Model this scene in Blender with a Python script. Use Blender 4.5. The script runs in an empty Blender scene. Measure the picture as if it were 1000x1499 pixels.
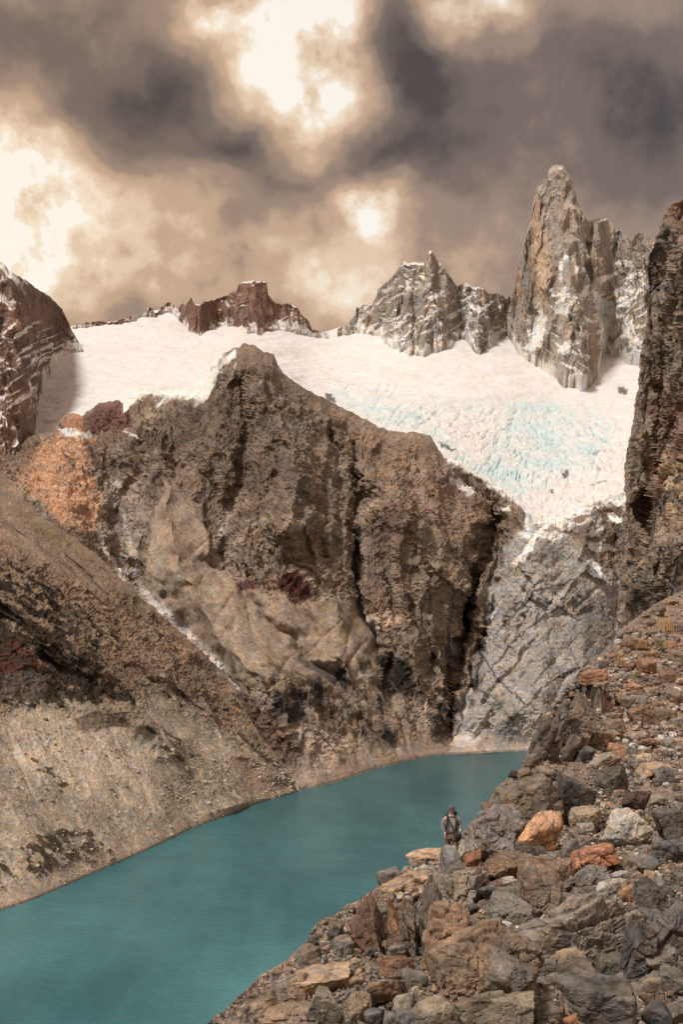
import bpy, math, random
import numpy as np
from mathutils import Vector, Matrix
random.seed(7)
rng = np.random.RandomState(11)
SC = bpy.context.scene
COL = SC.collection
# ------------------------------------------------------------------ camera
F_PX, HOR = 1600.0, 850.0            # focal length and horizon row, in photo pixels (1000 x 1499)
cam_d = bpy.data.cameras.new("camera"); cam = bpy.data.objects.new("camera", cam_d); COL.objects.link(cam)
cam_d.sensor_fit = 'VERTICAL'; cam_d.sensor_height = 36.0; cam_d.lens = 36.0*F_PX/1499.0
cam_d.shift_y = (HOR-749.5)/1499.0
cam_d.clip_start = 0.3; cam_d.clip_end = 20000
cam.location = (0, 0, 0); cam.rotation_euler = (math.radians(90), 0, 0)
SC.camera = cam
SC.view_settings.view_transform = 'Standard'; SC.view_settings.look = 'None'
SC.view_settings.exposure = EXPOSURE = 0.12; SC.view_settings.gamma = 1.0
SC.view_settings.use_curve_mapping = False
def s2l(c):
    c = np.asarray(c, float)/255.0
    return np.where(c <= 0.04045, c/12.92, ((c+0.055)/1.055)**2.4)
# ------------------------------------------------------------------ sun
SUN_DIR = Vector((-0.42, -0.34, 0.84)).normalized()      # towards the sun
sd = bpy.data.lights.new("sun", 'SUN'); sun = bpy.data.objects.new("sun", sd); COL.objects.link(sun)
sd.energy = 3.4; sd.angle = math.radians(10); sd.color = (1.0, 0.95, 0.88)
sun.rotation_euler = SUN_DIR.to_track_quat('Z', 'Y').to_euler(); sun.location = (-60, -20, 80)
# ------------------------------------------------------------------ world: cloud deck over a Nishita sky
world = bpy.data.worlds.new("World"); SC.world = world; world.use_nodes = True
def build_world():
    nt = world.node_tree; N = nt.nodes; L = nt.links; N.clear()
    def node(t, **k):
        n = N.new(t)
        for a, b in k.items(): setattr(n, a, b)
        return n
    def mth(op, a, b=None, c=None, clamp=False):
        n = N.new('ShaderNodeMath'); n.operation = op; n.use_clamp = clamp
        for i, x in enumerate((a, b, c)):
            if x is None: continue
            if isinstance(x, (int, float)): n.inputs[i].default_value = x
            else: L.new(x, n.inputs[i])
        return n.outputs[0]
    def vm(op, a, b=None, s=None):
        n = N.new('ShaderNodeVectorMath'); n.operation = op
        for i, x in enumerate((a, b)):
            if x is None: continue
            if isinstance(x, (tuple, list)): n.inputs[i].default_value = x
            else: L.new(x, n.inputs[i])
        if s is not None: n.inputs['Scale'].default_value = s
        return n
    tc = node('ShaderNodeTexCoord')
    d = tc.outputs['Generated']
    sp = node('ShaderNodeSeparateXYZ'); L.new(d, sp.inputs[0])
    den = mth('ADD', sp.outputs[1], 1.05)
    X = mth('DIVIDE', sp.outputs[0], den); Z = mth('DIVIDE', sp.outputs[2], den)
    cb = node('ShaderNodeCombineXYZ'); L.new(X, cb.inputs[0]); L.new(Z, cb.inputs[1])
    P = cb.outputs[0]
    def warp(P, scale, amt, det, seed):
        n = node('ShaderNodeTexNoise'); n.noise_dimensions = '3D'
        n.inputs['Scale'].default_value = scale; n.inputs['Detail'].default_value = det
        n.inputs['Roughness'].default_value = 0.52
        off = vm('ADD', P, (seed, seed*1.7, seed*0.3)); L.new(off.outputs[0], n.inputs['Vector'])
        c = vm('SUBTRACT', n.outputs['Color'], (0.5, 0.5, 0.5))
        s = vm('SCALE', c.outputs[0], s=amt)
        s2 = vm('MULTIPLY', s.outputs[0], (1, 1, 0))
        return vm('ADD', P, s2.outputs[0]).outputs[0]
    W = warp(P, 11.0, 0.075, 6.0, 3.1)
    def blob(u, v, ru, rv, amp, rot=0.0):
        x = (u-500)/F_PX; z = (HOR-v)/F_PX; l = math.sqrt(1+x*x+z*z)
        c = (x/l/(1/l+1.05), z/l/(1/l+1.05))
        k = 1.0/(F_PX*(1+1.05)) * 1.0
        m = node('ShaderNodeMapping'); m.vector_type = 'TEXTURE'
        m.inputs['Location'].default_value = (c[0], c[1], 0)
        m.inputs['Rotation'].default_value = (0, 0, -math.radians(rot))
        m.inputs['Scale'].default_value = (ru*k*1.12, rv*k*1.12, 1)
        L.new(W, m.inputs[0])
        dd = vm('DOT_PRODUCT', m.outputs[0], m.outputs[0]).outputs['Value']
        e = mth('POWER', 2.71828, mth('MULTIPLY', dd, -1.0))
        return mth('MULTIPLY', e, amp)
    tot = None
    for b in BLOBS:
        e = blob(*b); tot = e if tot is None else mth('ADD', tot, e)
    # billow detail
    n1 = node('ShaderNodeTexNoise'); n1.inputs['Scale'].default_value = 13.0; n1.inputs['Detail'].default_value = 9
    n1.inputs['Roughness'].default_value = 0.52; n1.inputs['Distortion'].default_value = 0.0
    L.new(P, n1.inputs['Vector'])
    fb = mth('MULTIPLY', mth('SUBTRACT', n1.outputs[0], 0.5), 1.0)
    n2 = node('ShaderNodeTexNoise'); n2.inputs['Scale'].default_value = 38.0; n2.inputs['Detail'].default_value = 6
    n2.inputs['Roughness'].default_value = 0.62
    L.new(P, n2.inputs['Vector'])
    fb = mth('ADD', fb, mth('MULTIPLY', mth('SUBTRACT', n2.outputs[0], 0.5), 0.36))
    fb = mth('MULTIPLY', fb, mth('MULTIPLY_ADD', Z, 5.5, 0.35, clamp=True))
    # clouds near the zenith and behind are a plain bright overcast
    md = mth('ADD', mth('MULTIPLY_ADD', n1.outputs[0], 2.4, -0.45), mth('MULTIPLY_ADD', n2.outputs[0], 1.0, -0.5))
    dens = mth('ADD', mth('ADD', mth('MULTIPLY', mth('MULTIPLY', mth('MAXIMUM', tot, 0.0), 0.72), md), mth('MULTIPLY', mth('MINIMUM', tot, 0.0), 0.95)), mth('ADD', fb, 0.45))
    rp = node('ShaderNodeValToRGB'); L.new(dens, rp.inputs[0]); rp.color_ramp.interpolation = 'EASE'
    cr = rp.color_ramp
    stops = [(0.0, (84, 74, 68)), (0.22, (122, 107, 97)), (0.42, (158, 136, 119)), (0.62, (198, 169, 142)), (0.80, (230, 205, 178)), (0.92, (246, 230, 210)), (1.0, (255, 250, 242))]
    while len(cr.elements) < len(stops): cr.elements.new(0.5)
    for e, (p, c) in zip(cr.elements, stops):
        e.position = p; e.color = tuple(s2l(c)) + (1,)
    # cooler on the right, warmer low down
    tz = mth('MULTIPLY_ADD', X, 3.2, 0.28, clamp=True)
    tz = mth('MULTIPLY', tz, mth('MULTIPLY_ADD', Z, 4.0, 0.1, clamp=True))
    hue = node('ShaderNodeMix', data_type='RGBA'); L.new(tz, hue.inputs[0])
    hue.inputs[6].default_value = (1.03, 0.985, 0.92, 1); hue.inputs[7].default_value = (0.90, 0.93, 1.02, 1)
    mul = node('ShaderNodeMix', data_type='RGBA', blend_type='MULTIPLY'); mul.inputs[0].default_value = 1
    L.new(rp.outputs[0], mul.inputs[6]); L.new(hue.outputs[2], mul.inputs[7])
    # brightness: the frontal clouds as seen, the overhead / rear deck somewhat brighter
    up = mth('MULTIPLY_ADD', sp.outputs[2], 2.2, -1.15, clamp=True)
    back = mth('MULTIPLY_ADD', sp.outputs[1], -1.2, 0.55, clamp=True)
    gain = mth('ADD', mth('MULTIPLY', mth('MAXIMUM', up, back), 0.95), 0.95)
    mul2 = vm('SCALE', mul.outputs[2]); L.new(gain, mul2.inputs['Scale'])
    sky = node('ShaderNodeTexSky'); sky.sky_type = 'NISHITA'; sky.sun_disc = False
    sky.sun_elevation = math.asin(SUN_DIR.z); sky.sun_rotation = math.atan2(SUN_DIR.x, SUN_DIR.y)
    s1 = vm('SCALE', sky.outputs[0], s=0.08)
    fin = node('ShaderNodeMix', data_type='RGBA'); fin.inputs[0].default_value = 0.93
    L.new(s1.outputs[0], fin.inputs[6]); L.new(mul2.outputs[0], fin.inputs[7])
    bg = node('ShaderNodeBackground'); bg.inputs['Strength'].default_value = 1.0
    L.new(fin.outputs[2], bg.inputs[0])
    out = node('ShaderNodeOutputWorld'); L.new(bg.outputs[0], out.inputs[0])
    world.cycles.sampling_method = 'MANUAL'; world.cycles.sample_map_resolution = 512
# (u, v, radius u, radius v, amount, rotation) of bright openings (+) and dark banks (-) in the cloud deck
BLOBS = [
 (35, 280, 95, 110, 1.0, 0), (-60, 330, 120, 120, 0.5, 0), (450, 40, 95, 60, 0.85, 0), (380, 20, 60, 40, 0.5, 0), (430, 110, 60, 65, 0.55, 0), (480, 185, 50, 50, 0.75, 30), (440, 90, 50, 90, 0.45, 0), (490, 120, 40, 60, 0.5, 0),
 (330, 20, 60, 25, 0.45, 0), (705, 50, 50, 62, 1.1, 0), (690, 0, 50, 30, 0.4, 0), (545, 312, 55, 48, 0.85, 0), (515, 335, 30, 40, 0.5, 0), (170, 60, 60, 50, 0.16, 0),
 (300, 250, 70, 25, 0.28, 0), (200, 300, 120, 60, 0.22, 0), (560, 160, 30, 50, 0.25, 0), (420, 430, 420, 60, 0.26, 0), (100, 440, 160, 60, 0.25, 0), (330, 330, 200, 60, 0.14, 0), (560, 440, 220, 60, 0.26, 0), (250, 410, 260, 70, 0.14, 0), (150, 350, 200, 90, 0.12, 0), (30, 250, 60, 70, 0.4, 0),
 (240, 130, 120, 80, -0.36, -15), (80, 60, 130, 80, -0.36, 0), (120, 150, 120, 45, -0.2, -10), (585, 70, 62, 65, -0.52, 0), (640, 140, 90, 50, -0.40, -20), (360, 220, 130, 38, -0.46, -22),
 (480, 265, 70, 26, -0.36, -10), (540, 238, 60, 28, -0.36, 0), (290, 380, 120, 40, -0.12, 0), (860, 110, 170, 110, -0.26, 0), (960, 220, 140, 110, -0.22, 0), (620, 260, 80, 40, -0.20, 0),
 (700, 330, 120, 90, -0.05, 0), (850, 330, 150, 120, -0.10, 0),
]
build_world()
# ------------------------------------------------------------------ numpy noise
def _h(ix, iy, iz, seed):
    h = (ix.astype(np.uint32)*np.uint32(0x8da6b343)) ^ (iy.astype(np.uint32)*np.uint32(0xd8163841)) ^ (iz.astype(np.uint32)*np.uint32(0xcb1ab31f)) ^ np.uint32((seed*0x9e3779b1) & 0xffffffff)
    h ^= h >> np.uint32(15); h *= np.uint32(0x2c1b3c6d); h ^= h >> np.uint32(12); h *= np.uint32(0x297a2d39); h ^= h >> np.uint32(15)
    return h
def gnoise(p, seed=0):
    p = np.asarray(p, np.float64); i = np.floor(p).astype(np.int64); f = (p-i).astype(np.float32)
    w = f*f*f*(f*(f*6-15)+10)
    r = 0
    for a in (0, 1):
        for b in (0, 1):
            for c in (0, 1):
                h = _h(i[..., 0]+a, i[..., 1]+b, i[..., 2]+c, seed)
                gx = (h & np.uint32(255)).astype(np.float32)/127.5-1; gy = ((h >> np.uint32(8)) & np.uint32(255)).astype(np.float32)/127.5-1; gz = ((h >> np.uint32(16)) & np.uint32(255)).astype(np.float32)/127.5-1
                wt = (w[..., 0] if a else 1-w[..., 0])*(w[..., 1] if b else 1-w[..., 1])*(w[..., 2] if c else 1-w[..., 2])
                r = r+wt*(gx*(f[..., 0]-a)+gy*(f[..., 1]-b)+gz*(f[..., 2]-c))
    return r*1.3
_R = np.array([[0.8, 0.36, -0.48], [-0.6, 0.48, -0.64], [0.0, 0.8, 0.6]])
def fbm(p, o=5, lac=2.03, g=0.5, seed=0):
    r = 0; a = 1.0; t = 0; p = np.array(p, float)
    for k in range(o):
        r = r+a*gnoise(p, seed+k); t += a; a *= g; p = p@_R*lac+1.7
    return r/t*1.6
def ridged(p, o=5, lac=2.1, g=0.55, seed=0):
    r = 0; a = 1.0; t = 0; p = np.array(p, float); w = 1.0
    for k in range(o):
        n = 1-np.abs(gnoise(p, seed+k))*2.2; n = np.clip(n, 0, 1)**2*w
        r = r+a*n; t += a; a *= g; w = np.clip(n*1.6, 0.25, 1); p = p@_R*lac+3.1
    return r/t                                                # 0..1, crests high
def cells(p, seed=0, tilt=0.8, off=0.6):
    """tilted facets over a jittered Voronoi: returns height, crack distance, id in 0..1"""
    p = np.asarray(p, np.float64); i = np.floor(p).astype(np.int64); f = (p-i).astype(np.float32)
    b1 = np.full(p.shape[:-1], 9.0, np.float32); b2 = b1.copy(); val = np.zeros_like(b1); idd = np.zeros_like(b1)
    for a in (-1, 0, 1):
        for b in (-1, 0, 1):
            for c in (-1, 0, 1):
                h = _h(i[..., 0]+a, i[..., 1]+b, i[..., 2]+c, seed)
                jx = (h & np.uint32(255)).astype(np.float32)/255; jy = ((h >> np.uint32(8)) & np.uint32(255)).astype(np.float32)/255; jz = ((h >> np.uint32(16)) & np.uint32(255)).astype(np.float32)/255
                dx = f[..., 0]-a-jx; dy = f[..., 1]-b-jy; dz = f[..., 2]-c-jz
                d = dx*dx+dy*dy+dz*dz
                h2 = h*np.uint32(0x9e3779b1); h2 ^= h2 >> np.uint32(13)
                g1 = (h2 & np.uint32(255)).astype(np.float32)/127.5-1; g2 = ((h2 >> np.uint32(8)) & np.uint32(255)).astype(np.float32)/127.5-1; g3 = ((h2 >> np.uint32(16)) & np.uint32(255)).astype(np.float32)/127.5-1
                o = ((h2 >> np.uint32(24)) & np.uint32(255)).astype(np.float32)/255
                m = d < b1
                b2 = np.where(m, b1, np.minimum(b2, d))
                val = np.where(m, (g1*dx+g2*dy+g3*dz)*tilt+(o-0.5)*off, val); idd = np.where(m, o, idd); b1 = np.where(m, d, b1)
    return val, np.sqrt(b2)-np.sqrt(b1), idd
def sstep(a, b, x): t = np.clip((x-a)/(b-a), 0, 1); return t*t*(3-2*t)
def lerp(a, b, t): return a+(b-a)*t
# ------------------------------------------------------------------ plan helpers (photo rows and columns give directions; every point gets its own distance)
def pt(u, v, Y):
    return np.stack([(u-500)/F_PX*Y, Y+0*u, (HOR-v)/F_PX*Y], -1)
def curve(pts, us, k=1):
    a = np.array(pts, float); return np.interp(us, a[:, 0], a[:, k])
def tps(pts, vals):
    P = np.array(pts, float)/1000.0; n = len(P)
    def ker(r2): return 0.5*r2*np.log(r2+1e-9)
    K = ker(((P[:, None]-P[None])**2).sum(-1))+np.eye(n)*1e-4
    A = np.block([[K, np.c_[np.ones(n), P]], [np.c_[np.ones(n), P].T, np.zeros((3, 3))]])
    w = np.linalg.solve(A, np.r_[np.array(vals, float), 0, 0, 0])
    def f(u, v):
        u = np.asarray(u, float)/1000.0; v = np.asarray(v, float)/1000.0
        r = w[n]+w[n+1]*u+w[n+2]*v
        for k in range(n): r = r+w[k]*ker((u-P[k, 0])**2+(v-P[k, 1])**2)
        return r
    return f
def dline(U, V, pts, s=None):
    """distance to a polyline, and the fraction along it"""
    best = np.full(U.shape, 1e9); fr = np.zeros(U.shape); n = len(pts)-1
    for k in range(n):
        ax, ay = pts[k][:2]; bx, by = pts[k+1][:2]; dx, dy = bx-ax, by-ay; l2 = dx*dx+dy*dy+1e-9
        t = np.clip(((U-ax)*dx+(V-ay)*dy)/l2, 0, 1); d = np.hypot(U-ax-t*dx, V-ay-t*dy)
        m = d < best; best = np.where(m, d, best); fr = np.where(m, (k+t)/n, fr)
    return best, fr
def inpoly(U, V, pts):
    c = np.zeros(U.shape, bool); n = len(pts); j = n-1
    for i in range(n):
        xi, yi = pts[i]; xj, yj = pts[j]
        m = ((yi > V) != (yj > V)) & (U < (xj-xi)*(V-yi)/((yj-yi) if yj != yi else 1e-9)+xi)
        c ^= m; j = i
    return c
def pmask(U, V, pts, feather=8.0):
    d, _ = dline(U, V, list(pts)+[pts[0]]); ins = inpoly(U, V, pts)
    sd_ = np.where(ins, d, -d); return sstep(-feather, feather, sd_)
def grid_normals(P):
    du = np.gradient(P, axis=1); dv = np.gradient(P, axis=0)
    n = np.cross(du, dv); n /= np.linalg.norm(n, axis=-1, keepdims=True)+1e-12
    # face the camera
    s = np.sign(-(n*P).sum(-1, keepdims=True)); s[s == 0] = 1
    return n*s
def smooth2(A, k):
    for _ in range(k):
        B = A.copy(); B[1:-1] = (A[:-2]+A[1:-1]*2+A[2:])/4; A = B.copy(); A[:, 1:-1] = (B[:, :-2]+B[:, 1:-1]*2+B[:, 2:])/4
    return A
def finish(o, label=None, cat=None, group=None, kind=None):
    if label: o['label'] = label
    if cat: o['category'] = cat
    if group: o['group'] = group
    if kind: o['kind'] = kind
    return o
def mesh_from(name, verts, faces, col=None, mat=None, smooth=True, parent=None):
    """faces: (n,3) or (n,4) int array"""
    me = bpy.data.meshes.new(name); nf, k = faces.shape
    me.vertices.add(len(verts)); me.vertices.foreach_set('co', np.asarray(verts, np.float32).ravel())
    me.loops.add(nf*k); me.loops.foreach_set('vertex_index', faces.astype(np.int32).ravel())
    me.polygons.add(nf); me.polygons.foreach_set('loop_start', np.arange(0, nf*k, k, dtype=np.int32))
    try: me.polygons.foreach_set('loop_total', np.full(nf, k, np.int32))
    except Exception: pass
    me.polygons.foreach_set('use_smooth', np.full(nf, smooth, bool))
    if col is not None:
        at = me.color_attributes.new('Col', 'FLOAT_COLOR', 'POINT')
        c = np.ones((len(verts), 4), np.float32); c[:, :3] = np.clip(col, 0.002, 0.95); at.data.foreach_set('color', c.ravel())
    me.update(calc_edges=True); me.validate()
    if mat: me.materials.append(mat)
    o = bpy.data.objects.new(name, me); COL.objects.link(o)
    if parent: o.parent = parent
    return o
def grid_faces(r, c):
    i = np.arange(r*c).reshape(r, c)
    return np.stack([i[:-1, :-1], i[:-1, 1:], i[1:, 1:], i[1:, :-1]], -1).reshape(-1, 4)
def grid_obj(name, P, C, mat, keep=None, smooth=False):
    r, c = P.shape[:2]; f = grid_faces(r, c)
    V_ = P.reshape(-1, 3); C_ = C.reshape(-1, 3)
    if keep is not None:
        f = f[keep.reshape(-1)[f].mean(1) > 0.5]
        used = np.unique(f); mp = np.zeros(r*c, np.int64); mp[used] = np.arange(len(used)); f = mp[f]; V_ = V_[used]; C_ = C_[used]
    return mesh_from(name, V_, f, C_, mat, smooth=smooth)
# ------------------------------------------------------------------ materials
def new_mat(name):
    m = bpy.data.materials.new(name); m.use_nodes = True; nt = m.node_tree
    b = nt.nodes['Principled BSDF']; return m, nt, b
def rock_material(name, s, bump=0.6, rough=0.9, lo=0.62, hi=1.35, objcol=False, spec=0.25, bdist=None, veins=0.45, crack=6.0):
    """attribute (or object) colour times mottling whose grain size is s metres"""
    m, nt, b = new_mat(name); N = nt.nodes; L = nt.links
    if objcol:
        src = N.new('ShaderNodeObjectInfo'); co = src.outputs['Color']
        tc = N.new('ShaderNodeTexCoord'); ad = N.new('ShaderNodeVectorMath'); ad.operation = 'ADD'
        g = N.new('ShaderNodeNewGeometry'); pos = g.outputs['Position']
    else:
        src = N.new('ShaderNodeAttribute'); src.attribute_name = 'Col'; co = src.outputs['Color']
        g = N.new('ShaderNodeNewGeometry'); pos = g.outputs['Position']
    def noise(sc, det=6, rg=0.6, dist=0.0):
        n = N.new('ShaderNodeTexNoise'); n.inputs['Scale'].default_value = sc; n.inputs['Detail'].default_value = det
        n.inputs['Roughness'].default_value = rg; n.inputs['Distortion'].default_value = dist; L.new(pos, n.inputs['Vector']); return n
    n1 = noise(1/s, 8, 0.68, 0.3); n2 = noise(1/(s*7), 4, 0.6, 0.6)
    mr = N.new('ShaderNodeMapRange'); L.new(n1.outputs[0], mr.inputs[0])
    mr.inputs[1].default_value = 0.32; mr.inputs[2].default_value = 0.68; mr.inputs[3].default_value = lo; mr.inputs[4].default_value = hi
    mr2 = N.new('ShaderNodeMapRange'); L.new(n2.outputs[0], mr2.inputs[0])
    mr2.inputs[1].default_value = 0.35; mr2.inputs[2].default_value = 0.65; mr2.inputs[3].default_value = 0.8; mr2.inputs[4].default_value = 1.2
    mu = N.new('ShaderNodeMath'); mu.operation = 'MULTIPLY'; L.new(mr.outputs[0], mu.inputs[0]); L.new(mr2.outputs[0], mu.inputs[1])
    sc = N.new('ShaderNodeVectorMath'); sc.operation = 'SCALE'; L.new(co, sc.inputs[0]); L.new(mu.outputs[0], sc.inputs['Scale'])
    # slight hue drift between warm and grey
    n3 = noise(1/(s*3), 5, 0.65)
    hs = N.new('ShaderNodeMix'); hs.data_type = 'RGBA'
    mr3 = N.new('ShaderNodeMapRange'); L.new(n3.outputs[0], mr3.inputs[0]); mr3.inputs[1].default_value = 0.4; mr3.inputs[2].default_value = 0.62
    L.new(mr3.outputs[0], hs.inputs[0]); hs.inputs[6].default_value = (1.10, 1.0, 0.86, 1); hs.inputs[7].default_value = (0.93, 1.0, 1.07, 1)
    m2 = N.new('ShaderNodeMix'); m2.data_type = 'RGBA'; m2.blend_type = 'MULTIPLY'; m2.inputs[0].default_value = 1
    L.new(sc.outputs[0], m2.inputs[6]); L.new(hs.outputs[2], m2.inputs[7])
    wv = N.new('ShaderNodeVectorMath'); wv.operation = 'MULTIPLY_ADD'; wv.inputs[1].default_value = (s*1.6,)*3; L.new(n1.outputs['Color'], wv.inputs[0]); L.new(pos, wv.inputs[2])
    vo = N.new('ShaderNodeTexVoronoi'); vo.feature = 'DISTANCE_TO_EDGE'; vo.inputs['Scale'].default_value = 1/(s*crack); L.new(wv.outputs[0], vo.inputs['Vector'])
    mrc = N.new('ShaderNodeMapRange'); L.new(vo.outputs[0], mrc.inputs[0]); mrc.inputs[1].default_value = 0.0; mrc.inputs[2].default_value = 0.07; mrc.inputs[3].default_value = 1-veins; mrc.inputs[4].default_value = 1.0
    n5 = noise(3.6/s, 3, 0.7); mr5 = N.new('ShaderNodeMapRange'); L.new(n5.outputs[0], mr5.inputs[0]); mr5.inputs[1].default_value = 0.35; mr5.inputs[2].default_value = 0.65; mr5.inputs[3].default_value = 0.80; mr5.inputs[4].default_value = 1.22
    mc = N.new('ShaderNodeMath'); mc.operation = 'MULTIPLY'; L.new(mrc.outputs[0], mc.inputs[0]); L.new(mr5.outputs[0], mc.inputs[1])
    sc2 = N.new('ShaderNodeVectorMath'); sc2.operation = 'SCALE'; L.new(m2.outputs[2], sc2.inputs[0]); L.new(mc.outputs[0], sc2.inputs['Scale'])
    last = sc2.outputs[0]
    L.new(last, b.inputs['Base Color'])
    b.inputs['Roughness'].default_value = rough; b.inputs['Specular IOR Level'].default_value = spec
    bp = N.new('ShaderNodeBump'); bp.inputs['Strength'].default_value = bump; bp.inputs['Distance'].default_value = bdist or s*0.5
    hb = N.new('ShaderNodeMath'); hb.operation = 'MULTIPLY_ADD'; hb.inputs[1].default_value = 0.5; L.new(mrc.outputs[0], hb.inputs[0]); L.new(n1.outputs[0], hb.inputs[2])
    L.new(hb.outputs[0], bp.inputs['Height']); L.new(bp.outputs[0], b.inputs['Normal'])
    return m
# ================================================================== the far country
LAKE_Z = -230.0
M_mtn = rock_material('mountain_rock', 7.0, bump=0.4, rough=0.92, bdist=3.0, lo=0.66, hi=1.34, veins=0.0)
M_gran = rock_material('granite_rock', 9.0, bump=0.7, rough=0.9, bdist=5.0, lo=0.82, hi=1.16, veins=0.0)
M_wall = rock_material('cliff_rock', 1.1, bump=0.8, rough=0.85, bdist=0.6, lo=0.55, hi=1.45)
def snow_material():
    m, nt, b = new_mat('glacier_ice'); N = nt.nodes; L = nt.links
    a = N.new('ShaderNodeAttribute'); a.attribute_name = 'Col'
    g = N.new('ShaderNodeNewGeometry')
    n = N.new('ShaderNodeTexNoise'); n.inputs['Scale'].default_value = 0.06; n.inputs['Detail'].default_value = 8; n.inputs['Roughness'].default_value = 0.65
    L.new(g.outputs['Position'], n.inputs['Vector'])
    mr = N.new('ShaderNodeMapRange'); L.new(n.outputs[0], mr.inputs[0]); mr.inputs[1].default_value = 0.3; mr.inputs[2].default_value = 0.7; mr.inputs[3].default_value = 0.86; mr.inputs[4].default_value = 1.08
    sc = N.new('ShaderNodeVectorMath'); sc.operation = 'SCALE'; L.new(a.outputs['Color'], sc.inputs[0]); L.new(mr.outputs[0], sc.inputs['Scale'])
    L.new(sc.outputs[0], b.inputs['Base Color']); b.inputs['Roughness'].default_value = 0.7; b.inputs['Specular IOR Level'].default_value = 0.2
    bp = N.new('ShaderNodeBump'); bp.inputs['Strength'].default_value = 0.5; bp.inputs['Distance'].default_value = 5; L.new(n.outputs[0], bp.inputs['Height']); L.new(bp.outputs[0], b.inputs['Normal'])
    return m
M_ice = snow_material()
K = 0.97                                             # photographed tone to surface colour
def A(r, g, b):
    c = s2l((r, g, b)); l = c@np.array([0.3, 0.59, 0.11]); return lerp(c, l, 0.30)*np.array([0.98, 1.0, 1.05])*K
def gsm(a, n):
    k = np.exp(-0.5*(np.arange(-3*n, 3*n+1)/n)**2); k /= k.sum(); return np.convolve(np.pad(a, 3*n, mode='edge'), k, 'valid')
SNOW = np.array([0.64, 0.64, 0.645])
def paint(C, m, c): return C+(np.asarray(c)-C)*m[..., None]
def colsheet(us, vb, Yb, vt, Yt, nr, sm=22, jit=None):
    s = np.linspace(0, 1, nr)[:, None]
    U = np.repeat(us[None], nr, 0); V = vb[None]+(vt-vb)[None]*s
    if jit is not None: V = V+jit[None]*sstep(0.88, 1.0, s)
    q = (HOR-(vb[None]+(vt-vb)[None]*s))/F_PX; zb = (HOR-vb)/F_PX*Yb; zt = (HOR-vt)/F_PX*Yt
    m = (zt-zb)/(Yt-Yb); Y = (zb-m*Yb)[None]/(q-m[None]); Y = np.clip(Y, np.minimum(Yb, Yt)[None], np.maximum(Yb, Yt)[None])
    n = max(1, int(sm/(us[1]-us[0])))
    vg = np.linspace(V.min(), V.max(), nr); Yg = np.array([np.interp(vg, V[::-1, j], Y[::-1, j]) for j in range(len(us))]).T
    Yg = np.array([gsm(r, n) for r in Yg]); Y = np.array([np.interp(V[:, j], vg, Yg[:, j]) for j in range(len(us))]).T
    return U, V, Y, np.repeat(s, len(us), 1)
def feature(Y, U, V, pts, w, amp, taper=False):
    d, fr = dline(U, V, pts); a = amp*np.exp(-d/w)
    if taper: a = a*np.sin(np.pi*np.clip(fr, 0.02, 0.98))**0.5
    return Y+a
def runnels(Y, U, V, n, box, dirf, seed, w=(2.5, 7), a=(8, 24), ln=(60, 220), bias=0.2):
    """many narrow gullies and ribs that follow the fall line; also returns a map of the debris lying in them"""
    r = np.random.RandomState(seed); tone = np.zeros(U.shape)
    for k in range(n):
        x, y = r.uniform(box[0], box[2]), r.uniform(box[1], box[3]); L_ = r.uniform(*ln); pts = [(x, y)]; m = 6; wob = r.uniform(-0.2, 0.2)
        for j in range(m):
            dx, dy = dirf(x, y); l = math.hypot(dx, dy); wob = wob*0.6+r.uniform(-0.22, 0.22); x += (dx/l+wob)*L_/m; y += dy/l*L_/m; pts.append((x, y))
        ww = r.uniform(*w); amp = r.uniform(*a)*(1 if r.rand() < 0.5+bias else -1)
        xs = [p[0] for p in pts]; ys = [p[1] for p in pts]; pad = ww*5
        m_ = (U > min(xs)-pad) & (U < max(xs)+pad) & (V > min(ys)-pad) & (V < max(ys)+pad)
        if not m_.any(): continue
        d, fr = dline(U[m_], V[m_], pts); e = np.exp(-d/ww)*np.sin(np.pi*np.clip(fr*0.94+0.03, 0, 1))**0.6
        Y[m_] += amp*e; tone[m_] += e*r.uniform(-1, 1)
    return Y, np.clip(tone, -1, 1)
def back_rows(P, C, n=10, step=18.0, fall=1.3):
    """the far side beyond the crest"""
    top = P[-1]; rows = []; 
    for k in range(1, n+1):
        t = top.copy(); t[:, 1] += step*k; t[:, 0] *= t[:, 1]/top[:, 1]; t[:, 2] -= step*k*fall
        t += np.c_[gnoise(t*0.02, 5), gnoise(t*0.02, 6), gnoise(t*0.02, 7)]*step*0.4
        rows.append(t)
    P = np.concatenate([P, np.array(rows)]); C = np.concatenate([C, np.repeat(C[-1:], n, 0)])
    return P, C
def foot_rows(P, C, n=2, drop=15.0, back=10.0):
    rows = [P[0]+np.array([0, back*k, -drop*k]) for k in range(n, 0, -1)]
    return np.concatenate([np.array(rows), P]), np.concatenate([np.repeat(C[:1], n, 0), C])
def snowmask(P, lo, hi, ns, seed, amp=0.25):
    n = grid_normals(smooth2(P.copy(), 2))[..., 2]
    return sstep(lo, hi, n+fbm(P*ns, 5, seed=seed, g=0.6)*amp)
# ---- glacier distance field
gl = tps([(60,632),(170,590),(370,560),(550,640),(690,700),(800,760),(915,730),(300,500),(120,480),(470,487),(600,520),(800,560),(930,560),(850,650),(700,600),(1000,600),(1000,500),(200,466),(450,560),(-50,560)],
         np.log([2330,2300,2420,2220,2080,1975,2010,3050,3250,3500,3000,2850,2850,2380,2520,2600,3100,3420,2720,2700]))
glY = lambda u, v: np.exp(gl(u, v))
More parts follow.
